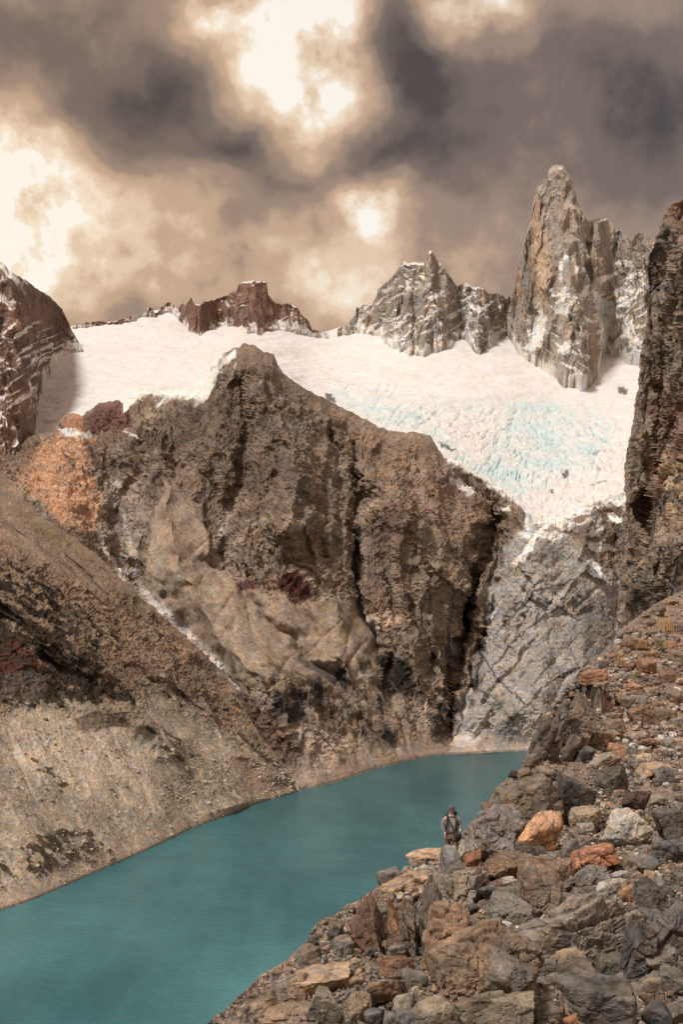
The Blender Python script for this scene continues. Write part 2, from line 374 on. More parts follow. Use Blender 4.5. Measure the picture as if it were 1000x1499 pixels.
# ------------------------------------------------------------------ C: the middle mountain
SHORE = [(-160,1402),(0,1329),(30,1320),(60,1308),(90,1295),(130,1277),(180,1256),(225,1236),(280,1209),(345,1185),(370,1174),(400,1165),(435,1155),(500,1139),(550,1121),(580,1114),(615,1105),(655,1101),(700,1099),(775,1095),(900,1093),(1160,1092)]
def shoreY(v): return -LAKE_Z*F_PX/(v-HOR)
C_TOP = [(-160,615,2330),(0,628,2290),(50,634,2250),(80,630,2230),(82,620,2215),(95,606,2210),(107,604,2200),(120,609,2195),(132,600,2190),(145,590,2180),(170,586,2180),(186,592,2185),(188,582,2180),(200,570,2180),(230,568,2180),(250,566,2180),(270,571,2180),(295,570,2170),(304,558,2150),(308,540,2120),(312,530,2120),(318,518,2090),(330,516,2080),(340,509,2060),(350,507,2050),(355,502,2040),(372,505,2040),(385,514,2040),(400,517,2040),(407,535,2050),(425,555,2055),(450,570,2060),(470,580,2060),(500,596,2060),(540,616,2050),(556,626,2045),(575,630,2040),(610,632,2035),(630,637,2030),(642,657,2020),(652,671,2010),(662,672,2005),(672,674,2000),(692,690,1990),(712,704,1980),(742,714,1965),(752,728,1958),(762,742,1950),(772,753,1944),(785,754,1940),(800,756,1940),(825,757,1940),(838,748,1945),(850,741,1950),(880,731,1960),(915,722,1970),(1000,708,1980),(1160,700,1990)]
D_TOP = [(-160,560,1400),(-80,630,1380),(0,690,1350),(30,722,1320),(60,757,1296),(90,775,1296),(130,802,1290),(160,830,1285),(200,868,1276),(240,902,1275),(270,930,1275),(300,958,1277),(330,987,1270),(345,1010,1255),(358,1040,1235),(380,1075,1225),(405,1105,1215),(425,1130,1210),(437,1153,1206),(446,1166,1198)]
us = np.arange(-160, 1161, 1.05)
vt = curve(C_TOP, us); Yt = curve(C_TOP, us, 2)
jt = fbm(np.c_[us*0.09, us*0, us*0], 5, seed=3, g=0.65)*4.0*(1+1.6*sstep(640, 680, us))
vs = curve(SHORE, us); ds = curve(D_TOP, us)
left = us < 440
vb = np.where(left, np.minimum(ds+45, vs+3), vs+4)
Yb = np.where(left, lerp(shoreY(vs)+0, curve(D_TOP, us, 2)*1.03+np.interp(us, [-160, 0, 130, 300, 440], [300, 220, 130, 25, -30]), sstep(440, 330, us)), shoreY(vb))
U, V, Y, S_ = colsheet(us, vb, Yb, vt, Yt, 620, 30, jt)
Ss = np.clip((gsm(vb, 14)[None]-V)/(gsm(vb, 14)-gsm(vt, 14))[None], 0, 1)
cor = gsm(np.where(us > 445, shoreY(vb)-Y[0], 0), 10); Y = Y+cor[None]*np.exp(-Ss*9)
Y = Y+45*np.sin(np.pi*Ss)
fadeT = sstep(1.0, 0.93, S_); fadeB = sstep(0.0, 0.14, S_)
Ff = [ # ridges (-) and gullies (+): points, width, metres
 ([(372,510),(385,560),(400,600),(425,650),(440,700),(420,760)], 32, -95), ([(400,520),(470,600),(520,660),(560,740)], 26, -50),
 ([(350,520),(330,570),(320,620),(300,680)], 20, -40), ([(355,560),(362,640),(345,720),(318,820)], 13, 55),
 ([(525,650),(520,740),(521,800),(530,890),(552,950)], 9, 60), ([(560,700),(600,760),(640,830),(690,870)], 18, -45),
 ([(590,740),(585,850),(600,930)], 34, -50), ([(690,700),(730,760),(700,830),(686,900),(668,980),(660,1040),(672,1088)], 11, 80),
 ([(735,780),(722,860),(700,940),(690,1010)], 9, 50), ([(800,780),(790,880),(800,1000),(780,1040)], 75, -50),
 ([(245,715),(250,780),(275,860),(330,950),(400,1010)], 38, -70), ([(190,700),(170,760),(185,830),(250,910),(330,985)], 20, 75),
 ([(330,820),(370,890),(440,950),(510,1005)], 14, 35), ([(95,640),(100,700),(110,770)], 26, -55), ([(150,640),(170,700),(215,735)], 15, 35),
 ([(160,600),(190,625),(235,640),(230,690)], 18, -35), ([(235,660),(300,700),(330,740)], 14, 30), ([(640,660),(640,740),(660,800)], 20, -30),
 ([(450,760),(470,840),(500,900)], 12, -25), ([(480,700),(470,780),(480,850)], 8, 22), ([(575,960),(560,1010),(600,1060)], 16, 40), ([(880,740),(905,820),(912,900)], 14, 45), ([(870,760),(850,820),(880,850)], 14, -30),
 ([(610,940),(620,1010),(640,1080)], 9, -30), ([(430,690),(470,770)], 38, -45), ([(200,640),(245,662)], 28, -35), ([(560,1020),(600,1060)], 20, -28), ([(605,770),(620,850)], 55, -55), ([(300,620),(330,660)], 24, -30), ([(480,640),(500,700),(505,740)], 16, 30), ([(400,700),(380,760),(390,830)], 12, 26), ([(500,960),(530,1040),(560,1100)], 10, -28), ([(640,960),(625,1000),(645,1060)], 5, 24), ([(455,1010),(470,1060),(500,1110)], 9, -30),
 ([(700,1000),(740,1040),(780,1060)], 20, -25), ([(760,860),(800,900),(860,900)], 14, 20),
]
Uw = U+fbm(np.stack([U*0.02, V*0.02, U*0], -1), 3, seed=21)*14; Vw = V+fbm(np.stack([U*0.02, V*0.02, U*0+9], -1), 3, seed=22)*14
Uf = U+fbm(np.stack([U*0.07, V*0.07, U*0], -1), 4, seed=31, g=0.6)*9; Vf = V+fbm(np.stack([U*0.07, V*0.07, U*0+9], -1), 4, seed=32, g=0.6)*9
for pts, w, amp in Ff:
    d, fr = dline(Uw, Vw, pts)
    Y = Y+1.3*amp*np.exp(-d/w)*fadeT*fadeB
def fall(x, y):
    a = [(150,650,.35),(300,640,-.15),(400,600,.3),(560,700,-.12),(600,950,.35),(480,1050,.45),(650,800,.05),(250,900,.55),(340,900,.5),(450,950,.5),(800,850,-.15),(700,900,-.2),(180,850,.5),(60,700,.3),(330,780,-.1),(820,1000,.2)]
    w = [1/((x-p)**2+(y-q)**2+400) for p, q, r in a]; return (sum(i*r for i, (p, q, r) in zip(w, a))/sum(w), 1.0)
Y0_ = Y.copy(); Yr, tone = runnels(Y.copy(), Uw*0.5+U*0.5, V, 170, (20, 520, 700, 1060), fall, 77, (2.5, 9.0), (4, 17))
Yr, tone2 = runnels(Yr, Uw*0.5+U*0.5, V, 70, (690, 780, 900, 1060), lambda x, y: (-0.75 if int(x*7) % 3 else 0.8, 1.0), 78, (2, 5), (5, 14), (40, 130))
soft_ = pmask(Uw, Vw, [(245,700),(212,770),(205,860),(330,985),(440,1000),(505,1005),(430,900),(385,870),(335,835),(308,815),(300,770),(285,735)], 8)
soft_ = np.clip(soft_+pmask(Uw, Vw, [(400,868),(455,872),(540,880),(560,960),(530,985),(505,1000),(450,950)], 10), 0, 1)
Y = lerp(Yr, lerp(Yr, Y0_, 0.93), soft_); Y = lerp(Y0_, Y, fadeT*fadeB)
rj = np.random.RandomState(91); joint_shade = np.zeros(U.shape)
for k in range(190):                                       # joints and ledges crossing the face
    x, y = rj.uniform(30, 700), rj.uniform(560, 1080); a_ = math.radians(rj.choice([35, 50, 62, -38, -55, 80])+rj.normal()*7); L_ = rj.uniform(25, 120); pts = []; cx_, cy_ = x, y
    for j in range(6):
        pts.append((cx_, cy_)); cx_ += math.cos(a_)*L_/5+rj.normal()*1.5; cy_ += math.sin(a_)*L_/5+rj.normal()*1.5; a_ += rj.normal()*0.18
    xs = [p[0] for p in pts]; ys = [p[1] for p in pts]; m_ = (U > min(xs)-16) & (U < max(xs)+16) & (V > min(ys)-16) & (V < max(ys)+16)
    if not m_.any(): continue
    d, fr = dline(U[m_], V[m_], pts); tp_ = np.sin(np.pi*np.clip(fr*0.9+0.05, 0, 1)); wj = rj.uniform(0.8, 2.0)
    joint_shade[m_] = np.maximum(joint_shade[m_], sstep(wj*1.3, wj*0.3, d)*tp_); Yj = np.exp(-d/3.5)*tp_*rj.uniform(4, 11)*fadeT[m_]; Y[m_] += Yj
joint_shade = joint_shade*(1-soft_)
lo_ = sstep(0.35, 0.1, Ss); Y = lerp(Y, np.maximum.accumulate(Y, axis=0), lo_*0.85)
Y = smooth2(Y, 1)
Y = np.where(V > HOR+30, np.minimum(Y, shoreY(np.maximum(V, HOR+30))-1.0-12*sstep(0.0, 0.1, S_)), Y)
P = pt(U, V, Y); nrm = grid_normals(smooth2(P.copy(), 12))
talus = np.clip(pmask(Uw, Vw, [(245,700),(212,770),(205,860),(330,985),(440,1000),(505,1005),(430,900),(385,870),(335,835),(308,815),(300,770),(285,735)], 8)
              + pmask(Uw, Vw, [(400,868),(455,872),(540,880),(560,960),(530,985),(505,1000),(450,950)], 8)
              + pmask(Uw, Vw, [(530,985),(640,1078),(640,1110),(480,1160),(500,1100)], 6)*0.5, 0, 1)
dome = pmask(Uw, Vw, [(790,762),(870,800),(925,860),(925,1110),(668,1110),(684,1030),(700,950),(712,880),(735,800)], 10)
def mdisp(P, U, V, soft, seed=0, rough=1.0, k=1.0):
    w = P+np.stack([fbm(P*0.004, 3, seed=seed+1), fbm(P*0.004, 3, seed=seed+2), fbm(P*0.004, 3, seed=seed+3)], -1)*60
    big = ridged(w*np.array([0.0062, 0.004, 0.0045]), 6, seed=seed+4, g=0.58)-0.45
    # drainage streaks run down the fall line
    st = ridged(np.stack([w[..., 0]*0.03, w[..., 1]*0.006, w[..., 2]*0.009], -1), 4, seed=seed+8, g=0.6)-0.4
    blk, cr, cid = cells(w*np.array([0.045, 0.045, 0.03]), seed+15, tilt=1.0, off=0.9)
    blk2, cr2, _ = cells(P*0.12+fbm(P*0.05, 2, seed=seed+3)[..., None]*1.5, seed+16, tilt=1.0, off=0.8)
    fine = ridged(P*0.06, 4, seed=seed+19, g=0.65)-0.4
    fine2 = ridged(P*np.array([0.14, 0.14, 0.10]), 3, seed=seed+27, g=0.7)-0.4
    h = (big*17+st*9+blk*2.6*rough+blk2*2.0*rough+fine*5+fine2*3.0)*k
    dipz = (w[..., 2]+w[..., 0]*0.45-w[..., 1]*0.1); tp = sstep(-0.15, 0.35, fbm(P*0.006, 3, seed=seed+31))
    for per, am in ((46.0, 7.0), (17.0, 3.0)):
        q_ = dipz/per+fbm(P*0.012, 3, seed=seed+32)*0.8; fq = q_-np.floor(q_); h = h+(np.minimum(fq/0.75, (1-fq)/0.25)-0.5)*am*tp*k
    hs = big*3+fbm(P*0.05, 3, seed=seed+23, g=0.5)*1.6
    return lerp(h, hs, soft), cid, cr, st
h, cid, cr, st = mdisp(P, U, V, talus*0.92)
shoref = 0.12+0.88*sstep(0, 45, P[..., 2]-LAKE_Z)
h = h*shoref*(0.15+0.85*fadeT)*lerp(1, 0.6, dome)
P = P+nrm*h[..., None]; P[..., 2] = np.where(S_ > 0.015, np.maximum(P[..., 2], LAKE_Z+0.3), P[..., 2])
# colour of the rock, with shade painted along its joints
n1 = fbm(P*0.006, 5, seed=41, g=0.6); n2 = fbm(P*0.02, 5, seed=42, g=0.65); n3 = fbm(P*np.array([0.03, 0.012, 0.008]), 4, seed=43)
C = np.zeros(P.shape)+A(134, 113, 93)
C = paint(C, sstep(-0.1, 0.5, n1), A(106, 88, 73)); C = paint(C, sstep(-0.1, -0.6, n1), A(162, 138, 114)); C = paint(C, sstep(0.25, 0.7, n3)*0.6, A(140, 128, 116))
C = C*(1+0.22*n2)[..., None]
C = C*(0.96+0.08*cid)[..., None]*(1+0.14*tone)[..., None]
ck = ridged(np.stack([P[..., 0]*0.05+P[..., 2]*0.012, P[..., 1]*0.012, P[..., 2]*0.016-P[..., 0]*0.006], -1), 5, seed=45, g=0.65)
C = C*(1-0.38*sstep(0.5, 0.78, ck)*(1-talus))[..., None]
sp_ = gnoise(P*0.22, 46)+gnoise(P*0.41, 47)*0.8; C = C*(1+0.26*sp_)[..., None]
rk_ = sstep(0.1, 0.5, fbm(np.stack([P[..., 0]*0.02-P[..., 2]*0.012, P[..., 1]*0.008, P[..., 2]*0.012+P[..., 0]*0.008], -1), 6, seed=49, g=0.66)); C = paint(C, rk_*0.5, A(158, 142, 126))
C = paint(C, pmask(Uf, Vf, [(330,500),(410,510),(470,590),(440,720),(330,720),(240,640),(260,590)], 25)*0.5, A(98, 82, 70))
C = paint(C, pmask(Uf, Vf, [(500,610),(600,630),(690,700),(750,740),(690,800),(560,740)], 18)*0.55, A(138, 110, 86))
C = paint(C, pmask(Uf, Vf, [(535,770),(590,740),(610,780),(600,880),(560,890),(530,870)], 8)*0.6, A(104, 80, 66))
C = paint(C, pmask(Uf, Vf, [(530,895),(600,905),(590,925),(540,915)], 5)*0.8, A(175, 152, 128))
tst = fbm(np.stack([(U-0.45*V)*0.12, (V+U)*0.012, U*0], -1), 5, seed=50, g=0.65)
C = paint(C, talus, A(144, 123, 100)*(1+0.18*n2+0.30*sp_+0.22*tst+0.10*tone)[..., None]); C = paint(C, talus*sstep(0.3, 0.6, fbm(P*0.05, 4, seed=52, g=0.7))*0.5, A(104, 88, 72))
C = paint(C, pmask(Uf, Vf, [(60,642),(120,630),(140,640),(140,690),(155,745),(128,785),(95,765),(40,720),(15,700)], 6), A(190, 144, 104)*(1+0.25*n2)[..., None])
C = paint(C, pmask(Uf, Vf, [(108,604),(128,600),(122,632),(84,630)], 4), A(165, 112, 76))
C = paint(C, pmask(Uf, Vf, [(126,615),(150,586),(186,588),(192,612),(175,632),(130,630)], 4), A(120, 82, 68))
C = paint(C, pmask(Uf, Vf, [(-160,640),(0,640),(50,650),(40,700),(0,700),(-160,700)], 10)*0.6, A(128, 96, 78))
C = paint(C, pmask(Uf, Vf, [(140,690),(190,700),(215,740),(190,830),(230,890),(330,985),(300,985),(200,890),(150,800),(150,740)], 7)*0.7, A(160, 142, 128)*(1+0.3*n2)[..., None])
C = paint(C, pmask(Uf, Vf, [(120,640),(145,650),(150,690),(132,690)], 4)*0.7, A(98, 88, 84))
dn = A(152, 145, 138)*(1+0.25*n2)[..., None]
C = paint(C, dome*0.95, dn)
C = paint(C, dome*sstep(0.12, 0.55, fbm(P*0.009, 5, seed=47, g=0.6))*0.6, A(108, 102, 98))
C = paint(C, dome*pmask(Uf, Vf, [(840,860),(905,880),(915,1000),(870,1000),(850,930)], 14)*0.7, A(84, 76, 72))
C = paint(C, pmask(Uf, Vf, [(850,745),(925,730),(925,850),(890,830),(830,760)], 8)*0.6, A(122, 104, 92))
wet = sstep(0.0, 0.5, fbm(P*np.array([0.05, 0.02, 0.008]), 5, seed=51, g=0.6)+0.15)
C = paint(C, pmask(Uf, Vf, [(460,985),(560,955),(605,965),(610,1010),(570,1040),(600,1100),(560,1100),(500,1050),(470,1040),(390,1050),(400,1020)], 9)*np.clip(wet*1.2, 0, 1)*0.95, A(40, 35, 34))
C = paint(C, pmask(Uf, Vf, [(545,960),(600,962),(596,1000),(560,1010)], 6)*0.85, A(36, 31, 30))
C = paint(C, pmask(Uf, Vf, [(640,950),(700,860),(705,1000),(675,1095),(640,1090),(610,1000)], 10)*np.clip(wet*1.2, 0, 1)*0.9, A(44, 40, 39))
C = paint(C, pmask(Uf, Vf, [(400,1015),(485,1010),(480,1045),(410,1060)], 5)*wet*0.9, A(56, 50, 48))
C = paint(C, pmask(Uf, Vf, [(285,985),(320,990),(395,1040),(440,1100),(430,1150),(360,1080)], 8)*0.75, A(92, 62, 52))
C = paint(C, pmask(Uf, Vf, [(300,1000),(325,1005),(335,1040),(318,1050)], 4)*0.7, A(170, 128, 92))
for pts, w, c in [([(700,1000),(760,930),(830,880)], 1.6, (70,66,64)), ([(740,1065),(800,1000),(875,965)], 1.8, (66,62,60)), ([(722,930),(790,862),(840,850)], 1.4, (74,68,66)), ([(835,1080),(858,1010),(900,960)], 2.2, (62,58,56)), ([(760,830),(800,880),(850,910)], 1.4, (76,70,66)), ([(706,960),(735,1000),(790,1040)], 1.4, (74,70,66)), ([(700,845),(690,885),(676,940)], 5, (34,30,30)), ([(722,870),(714,920),(702,960),(692,1010)], 3, (40,36,36)), ([(523,770),(520,830),(527,880)], 3.5, (44,38,36)), ([(690,1000),(680,1040),(672,1090)], 3.5, (50,46,46)), ([(332,745),(326,790)], 2, (66,58,56)), ([(440,965),(500,1000)], 5, (88,80,74)), ([(600,870),(615,930)], 2, (60,52,46))]:
    d, fr = dline(Uf*0.6+U*0.4, Vf*0.6+V*0.4, pts); C = paint(C, sstep(w*1.5, w*0.5, d)*0.9, A(*c))
shr = sstep(-0.1, 0.25, fbm(P*0.03, 5, seed=61, g=0.65))
C = paint(C, pmask(Uf, Vf, [(402,848),(425,834),(445,845),(460,868),(428,884)], 3)*sstep(-0.45, -0.2, fbm(P*0.03, 5, seed=62, g=0.65)), A(78, 38, 28))
C = paint(C, pmask(Uf, Vf, [(335,832),(395,845),(385,868),(350,860)], 4)*shr, A(82, 44, 32))
C = paint(C, pmask(Uf, Vf, [(455,845),(475,845),(470,860)], 3)*0.8, A(92, 54, 40))
for poly in ([(300,905),(345,940),(380,960),(450,985),(455,1005),(340,1000),(318,960)], [(300,895),(325,905),(345,940),(325,945)]):
    C = paint(C, pmask(Uf, Vf, poly, 9)*shr*0.85, A(78, 70, 38))
C = paint(C, pmask(Uf, Vf, [(200,850),(225,860),(260,910),(300,960),(280,950),(230,900)], 8)*shr*0.7, A(86, 74, 44))
C = C*(1-0.42*joint_shade)[..., None]  # recess shade of the cut joints, darkened into the rock colour
# thin white streams
STREAMS = [([(548,905),(553,930),(550,955)], 1.2, 0.45), ([(170,700),(178,760),(196,830)], 3.0, 0.35), ([(625,935),(634,1000),(622,1060)], 1.2, 0.35), ([(300,955),(322,985),(350,1010)], 2.0, 0.5), ([(215,872),(245,905),(268,930),(292,950),(322,982)], 8.5, 0.5), ([(150,790),(165,810),(188,850),(210,880)], 2.0, 0.5), ([(335,740),(328,770),(322,795),(315,822)], 2.2, 0.55), ([(521,868),(526,882),(536,900),(545,925)], 1.5, 0.6),
           ([(733,868),(735,878),(722,893),(718,905)], 1.2, 0.7), ([(722,893),(708,908),(704,935)], 1.1, 0.6), ([(436,1150),(428,1140),(420,1128),(408,1118)], 1.2, 0.5), ([(690,1012),(684,1040),(676,1070),(662,1090)], 1.6, 0.5), ([(380,1020),(382,1045)], 0.8, 0.4)]
for pts, w, a in STREAMS:
    d, fr = dline(U+(Uf-U)*0.25, V+(Vf-V)*0.25, pts); C = paint(C, sstep(w*2.0, w*0.5, d)*min(1, a*1.35)*(0.55+0.6*sstep(-0.2, 0.3, n2)), A(214, 206, 200))
C = paint(C, pmask(Uf, Vf, [(656,1102),(676,1068),(700,1080),(705,1104)], 3)*0.75, A(205, 190, 180))
# beach
bh = P[..., 2]-LAKE_Z
C = paint(C, sstep(22, 8, bh+n2*10)*0.55, A(160, 136, 114)); C = paint(C, sstep(3.5, 1.5, bh)*0.6, A(96, 82, 70))
# snow
sn = 0
for poly in ([(84,628),(130,628),(131,634),(122,638),(86,637)], [(179,631),(192,631),(207,641),(205,645),(190,637)], [(860,818),(872,815),(880,830),(905,858),(885,845)], [(765,805),(790,775),(800,762),(804,768),(785,790),(770,822),(748,830)], [(865,770),(885,775),(880,785),(862,782)], [(890,750),(912,755),(912,770),(892,762)], [(858,790),(885,795),(905,805),(880,808)]):
    sn = np.maximum(sn, pmask(U+(Uf-U)*0.45, V+(Vf-V)*0.45, poly, 1.6))
top = (V-curve(C_TOP, U))
sn = np.maximum(sn, ((U > 655)*(U < 775)*sstep(12, 3, top+fbm(P*0.03, 4, seed=71, g=0.6)*16)))
sn = np.maximum(sn, ((U > 770)*(U < 925)*sstep(30, 6, top+fbm(P*0.03, 4, seed=72, g=0.6)*50))*0.95)
sn = np.maximum(sn, ((U > 180)*(U < 345)*sstep(26, 4, top+fbm(P*0.02, 4, seed=73, g=0.6)*36)))
sn = np.maximum(sn, ((U > 660)*(U < 780)*sstep(0.42, 0.55, fbm(P*0.02, 4, seed=74))*sstep(60, 20, top)))
sn = np.maximum(sn, ((U > 250)*(U < 520)*sstep(0.5, 0.62, fbm(P*0.03, 5, seed=75, g=0.6))*sstep(90, 30, top))*0.9)
C = paint(C, np.clip(sn, 0, 1), SNOW)
P, C = back_rows(P, C); P, C = foot_rows(P, C)
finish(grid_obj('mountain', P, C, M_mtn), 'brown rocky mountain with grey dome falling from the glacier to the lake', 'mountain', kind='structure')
# ------------------------------------------------------------------ D: near left slope
us = np.arange(-160, 447, 1.05)
vt = curve(D_TOP, us); jt = fbm(np.c_[us*0.06, us*0+2, us*0], 4, seed=5, g=0.6)*5*sstep(446, 400, us); Yt = curve(D_TOP, us, 2); vb = curve(SHORE, us)+4
vb = np.maximum(vb, vt+3)
Yb = shoreY(vb)
U, V, Y, S_ = colsheet(us, vb, Yb, vt, np.maximum(Yt, Yb+6), 560, 14, jt)
Y = Y+(shoreY(vb)-Y[0])[None]*(1-S_)**2
fadeT = sstep(1.0, 0.95, S_); fadeB = sstep(0.0, 0.06, S_); inn = sstep(446, 395, U)
Uw = U+fbm(np.stack([U*0.02, V*0.02, U*0], -1), 3, seed=121)*12; Vw = V+fbm(np.stack([U*0.02, V*0.02, U*0+9], -1), 3, seed=122)*12
Uf = U+fbm(np.stack([U*0.08, V*0.08, U*0], -1), 4, seed=131, g=0.65)*9; Vf = V+fbm(np.stack([U*0.08, V*0.08, U*0+9], -1), 4, seed=132, g=0.65)*9
for pts, w, amp in [([(0,880),(60,930),(130,980),(200,1040),(260,1090)], 20, -26), ([(0,1020),(60,1030),(140,1040),(190,1040)], 16, -10), ([(110,900),(120,960)], 9, -14), ([(150,930),(220,985),(280,1010)], 14, -14),
                    ([(60,960),(150,1010),(200,1030)], 9, 12), ([(200,1050),(280,1120),(340,1180)], 22, -14), ([(290,1060),(360,1120),(400,1160)], 12, 8), ([(330,1100),(420,1140)], 20, -10)]:
    d, fr = dline(Uw, Vw, pts); Y = Y+amp*np.exp(-d/w)*fadeT*fadeB*inn
Y0_ = Y.copy(); Yr, tone = runnels(Y.copy(), Uw*0.5+U*0.5, V, 230, (-60, 650, 400, 1260), lambda x, y: ((1.0, 0.85) if y < 960+x*0.25 else (0.7, 1.0)), 79, (1.8, 5.5), (3, 11), (40, 170))
scr0 = pmask(Uw, Vw, [(-160,1060),(0,1045),(60,1015),(150,1040),(200,1060),(230,1000),(300,1050),(380,1110),(450,1170),(450,1400),(-160,1430)], 14)
Y = lerp(Y0_, Yr, fadeT*fadeB*inn*(1-0.72*scr0)); P = pt(U, V, smooth2(Y, 1)); nrm = grid_normals(smooth2(P.copy(), 12))
scree = pmask(Uf*0.8+Uw*0.2+8*gnoise(np.stack([U*0.03, V*0.03, U*0], -1), 7), Vf, [(-160,1060),(0,1045),(60,1015),(150,1040),(200,1060),(230,1000),(300,1050),(380,1110),(450,1170),(450,1400),(-160,1430)], 30)
upper = pmask(Uw, Vw, [(-160,560),(0,690),(60,757),(130,802),(200,868),(160,880),(60,820),(0,800),(-160,760)], 12)
soft = np.clip(np.maximum(scree*0.92, upper*0.8), 0, 1)
w = P+np.stack([fbm(P*0.01, 3, seed=201), fbm(P*0.01, 3, seed=202), fbm(P*0.01, 3, seed=203)], -1)*20
ang = (w[..., 0]*0.8+w[..., 2]*0.9)                      # runs down to the right
st = ridged(np.stack([ang*0.035, w[..., 1]*0.01, (w[..., 0]-w[..., 2])*0.006], -1), 5, seed=208, g=0.6)-0.4
blk, cr, cid = cells(w*0.075, 215, tilt=1.0, off=0.9); blk2, _, _ = cells(P*0.22, 216, tilt=1.0, off=0.8)
big = ridged(w*0.012, 5, seed=204, g=0.55)-0.45; fine = ridged(P*0.13, 4, seed=219, g=0.6)-0.4
pebb, pcr, pid = cells(P*0.30, 218, tilt=0.3, off=1.0)
h = lerp(big*8+st*4+blk*1.6+blk2*1.0+fine*2.6, big*2.0+st*1.0+fine*0.45, soft)
P = P+nrm*(h*(0.15+0.85*fadeT)*(0.1+0.9*sstep(0, 25, P[..., 2]-LAKE_Z))*inn)[..., None]
n1 = fbm(P*0.012, 5, seed=241, g=0.6); n2 = fbm(P*0.05, 5, seed=242, g=0.65)
nd = fbm(np.stack([ang*0.05, P[..., 1]*0.02, (P[..., 0]-P[..., 2])*0.012], -1), 5, seed=243, g=0.6)
C = np.zeros(P.shape)+A(130, 106, 80); C = paint(C, sstep(-0.2, 0.5, nd), A(104, 84, 64)); C = C*(1+0.25*n2)[..., None]*(0.92+0.16*cid)[..., None]*(1+0.3*gnoise(P*0.35, 46)+0.3*gnoise(P*0.6, 47))[..., None]
C = paint(C, upper, A(128, 106, 84)*(1+0.2*n2)[..., None])
C = paint(C, pmask(Uf, Vf, [(-160,740),(0,765),(30,800),(0,810),(-160,800)], 8)*0.5, A(156, 120, 92))
C = paint(C, pmask(Uf, Vf, [(20,740),(60,760),(100,790),(130,812),(90,800),(40,775)], 5)*0.6, A(120, 100, 60))
sc_c = A(152, 137, 115)*(1+0.22*n2+0.3*gnoise(P*0.3, 46)+0.3*gnoise(P*0.6, 48))[..., None]
sc_c = sc_c*(1+0.12*tone+0.16*nd)[..., None]; C = C*(1+0.22*tone)[..., None]; C = paint(C, scree, sc_c); C = paint(C, scree*sstep(0.1, 0.6, n1)*0.6, A(122, 104, 84))
C = paint(C, scree*pmask(Uf, Vf, [(40,1035),(140,1040),(225,1100),(210,1190),(120,1160),(20,1110)], 22)*0.8, A(186, 168, 142))
C = paint(C, scree*(pid > 0.62)*sstep(-0.1, 0.3, fbm(P*0.02, 3, seed=233))*0.6, A(184, 168, 144))
C = paint(C, pmask(Uf, Vf, [(340,1110),(380,1105),(425,1145),(430,1165),(350,1160)], 8)*0.6, A(134, 104, 82))
# heath and scrub on the slope
def shrub(poly, f, c, thr, sc=0.05, seed=0, a=0.92):
    global C
    m = pmask(Uf, Vf, poly, f); qa = (U+V*1.1)*sc*1.1; qb = (U*0.75-V)*sc*3.0; n = fbm(np.stack([qa*0.45, qb*0.45, qa*0], -1), 5, seed=300+seed, g=0.66)
    C = paint(C, sstep(0.0, 0.16, n-thr+(m-1)*0.9)*a, c)
    return m
shrub([(-160,790),(0,805),(60,830),(130,880),(210,960),(280,1020),(270,1040),(200,1000),(130,960),(50,900),(-160,880)], 18, A(38, 28, 22), -0.1, 0.05, 1, 0.96)
shrub([(-160,850),(0,870),(80,900),(150,960),(200,1030),(100,1030),(0,1030),(-160,1040)], 22, A(48, 37, 25), -0.34, 0.035, 2, 0.95)
shrub([(-160,900),(0,920),(60,940),(80,990),(0,1000),(-160,1000)], 16, A(84, 38, 24), -0.08, 0.04, 3, 0.85)
shrub([(60,860),(200,930),(260,980),(200,980),(120,960)], 16, A(86, 74, 38), 0.05, 0.04, 4, 0.8)
shrub([(200,1040),(250,1060),(300,1110),(290,1140),(250,1110),(200,1070)], 10, A(62, 48, 32), 0.05, 0.08, 5)
shrub([(40,1100),(70,1110),(110,1150),(90,1160),(50,1130)], 8, A(60, 50, 30), 0.02, 0.09, 6)
shrub([(30,1240),(60,1215),(130,1210),(175,1250),(140,1270),(80,1290),(40,1280)], 9, A(58, 44, 26), -0.2, 0.06, 7)
shrub([(-160,1250),(20,1265),(45,1290),(0,1310),(-160,1330)], 9, A(60, 46, 28), 0.0, 0.06, 8)
shrub([(330,1060),(420,1120),(440,1150),(400,1130)], 8, A(84, 70, 44), 0.1, 0.08, 9, 0.7)
shrub([(210,1080),(280,1100),(420,1160),(350,1190),(250,1140)], 18, A(100, 78, 54), 0.18, 0.08, 10, 0.7)
C = paint(C, pmask(Uf, Vf, [(105,910),(130,908),(132,950),(112,965)], 4)*0.8, A(132, 108, 88))
C = paint(C, pmask(Uf, Vf, [(150,935),(205,935),(230,990),(190,1005),(160,975)], 6)*0.6, A(134, 108, 86))
C = paint(C, pmask(Uf, Vf, [(0,985),(75,985),(60,1020),(0,1030)], 5)*0.7, A(92, 78, 68))
C = paint(C, pmask(Uf, Vf, [(110,1050),(165,1035),(195,1060),(150,1068),(115,1072)], 3)*0.85, A(98, 80, 66))
bh = P[..., 2]-LAKE_Z
C = paint(C, sstep(12, 5, bh+n2*6)*0.6, A(168, 144, 120)); C = paint(C, sstep(2.2, 1.0, bh)*0.6, A(96, 82, 70))
d, fr = dline(Uf*0.4+U*0.6, Vf*0.4+V*0.6, [(352,1070),(385,1105),(415,1130),(433,1156)]); C = paint(C, sstep(4.5, 1.5, d)*0.8, A(52, 44, 40)); 
d, fr = dline(U, V, [(400,1117),(418,1128),(431,1142),(436,1156)]); C = paint(C, sstep(1.6, 0.5, d)*0.7, A(190, 182, 176))
P, C = back_rows(P, C, 8, 12, 1.2); P, C = foot_rows(P, C)
SLOPE_D = (P, C)
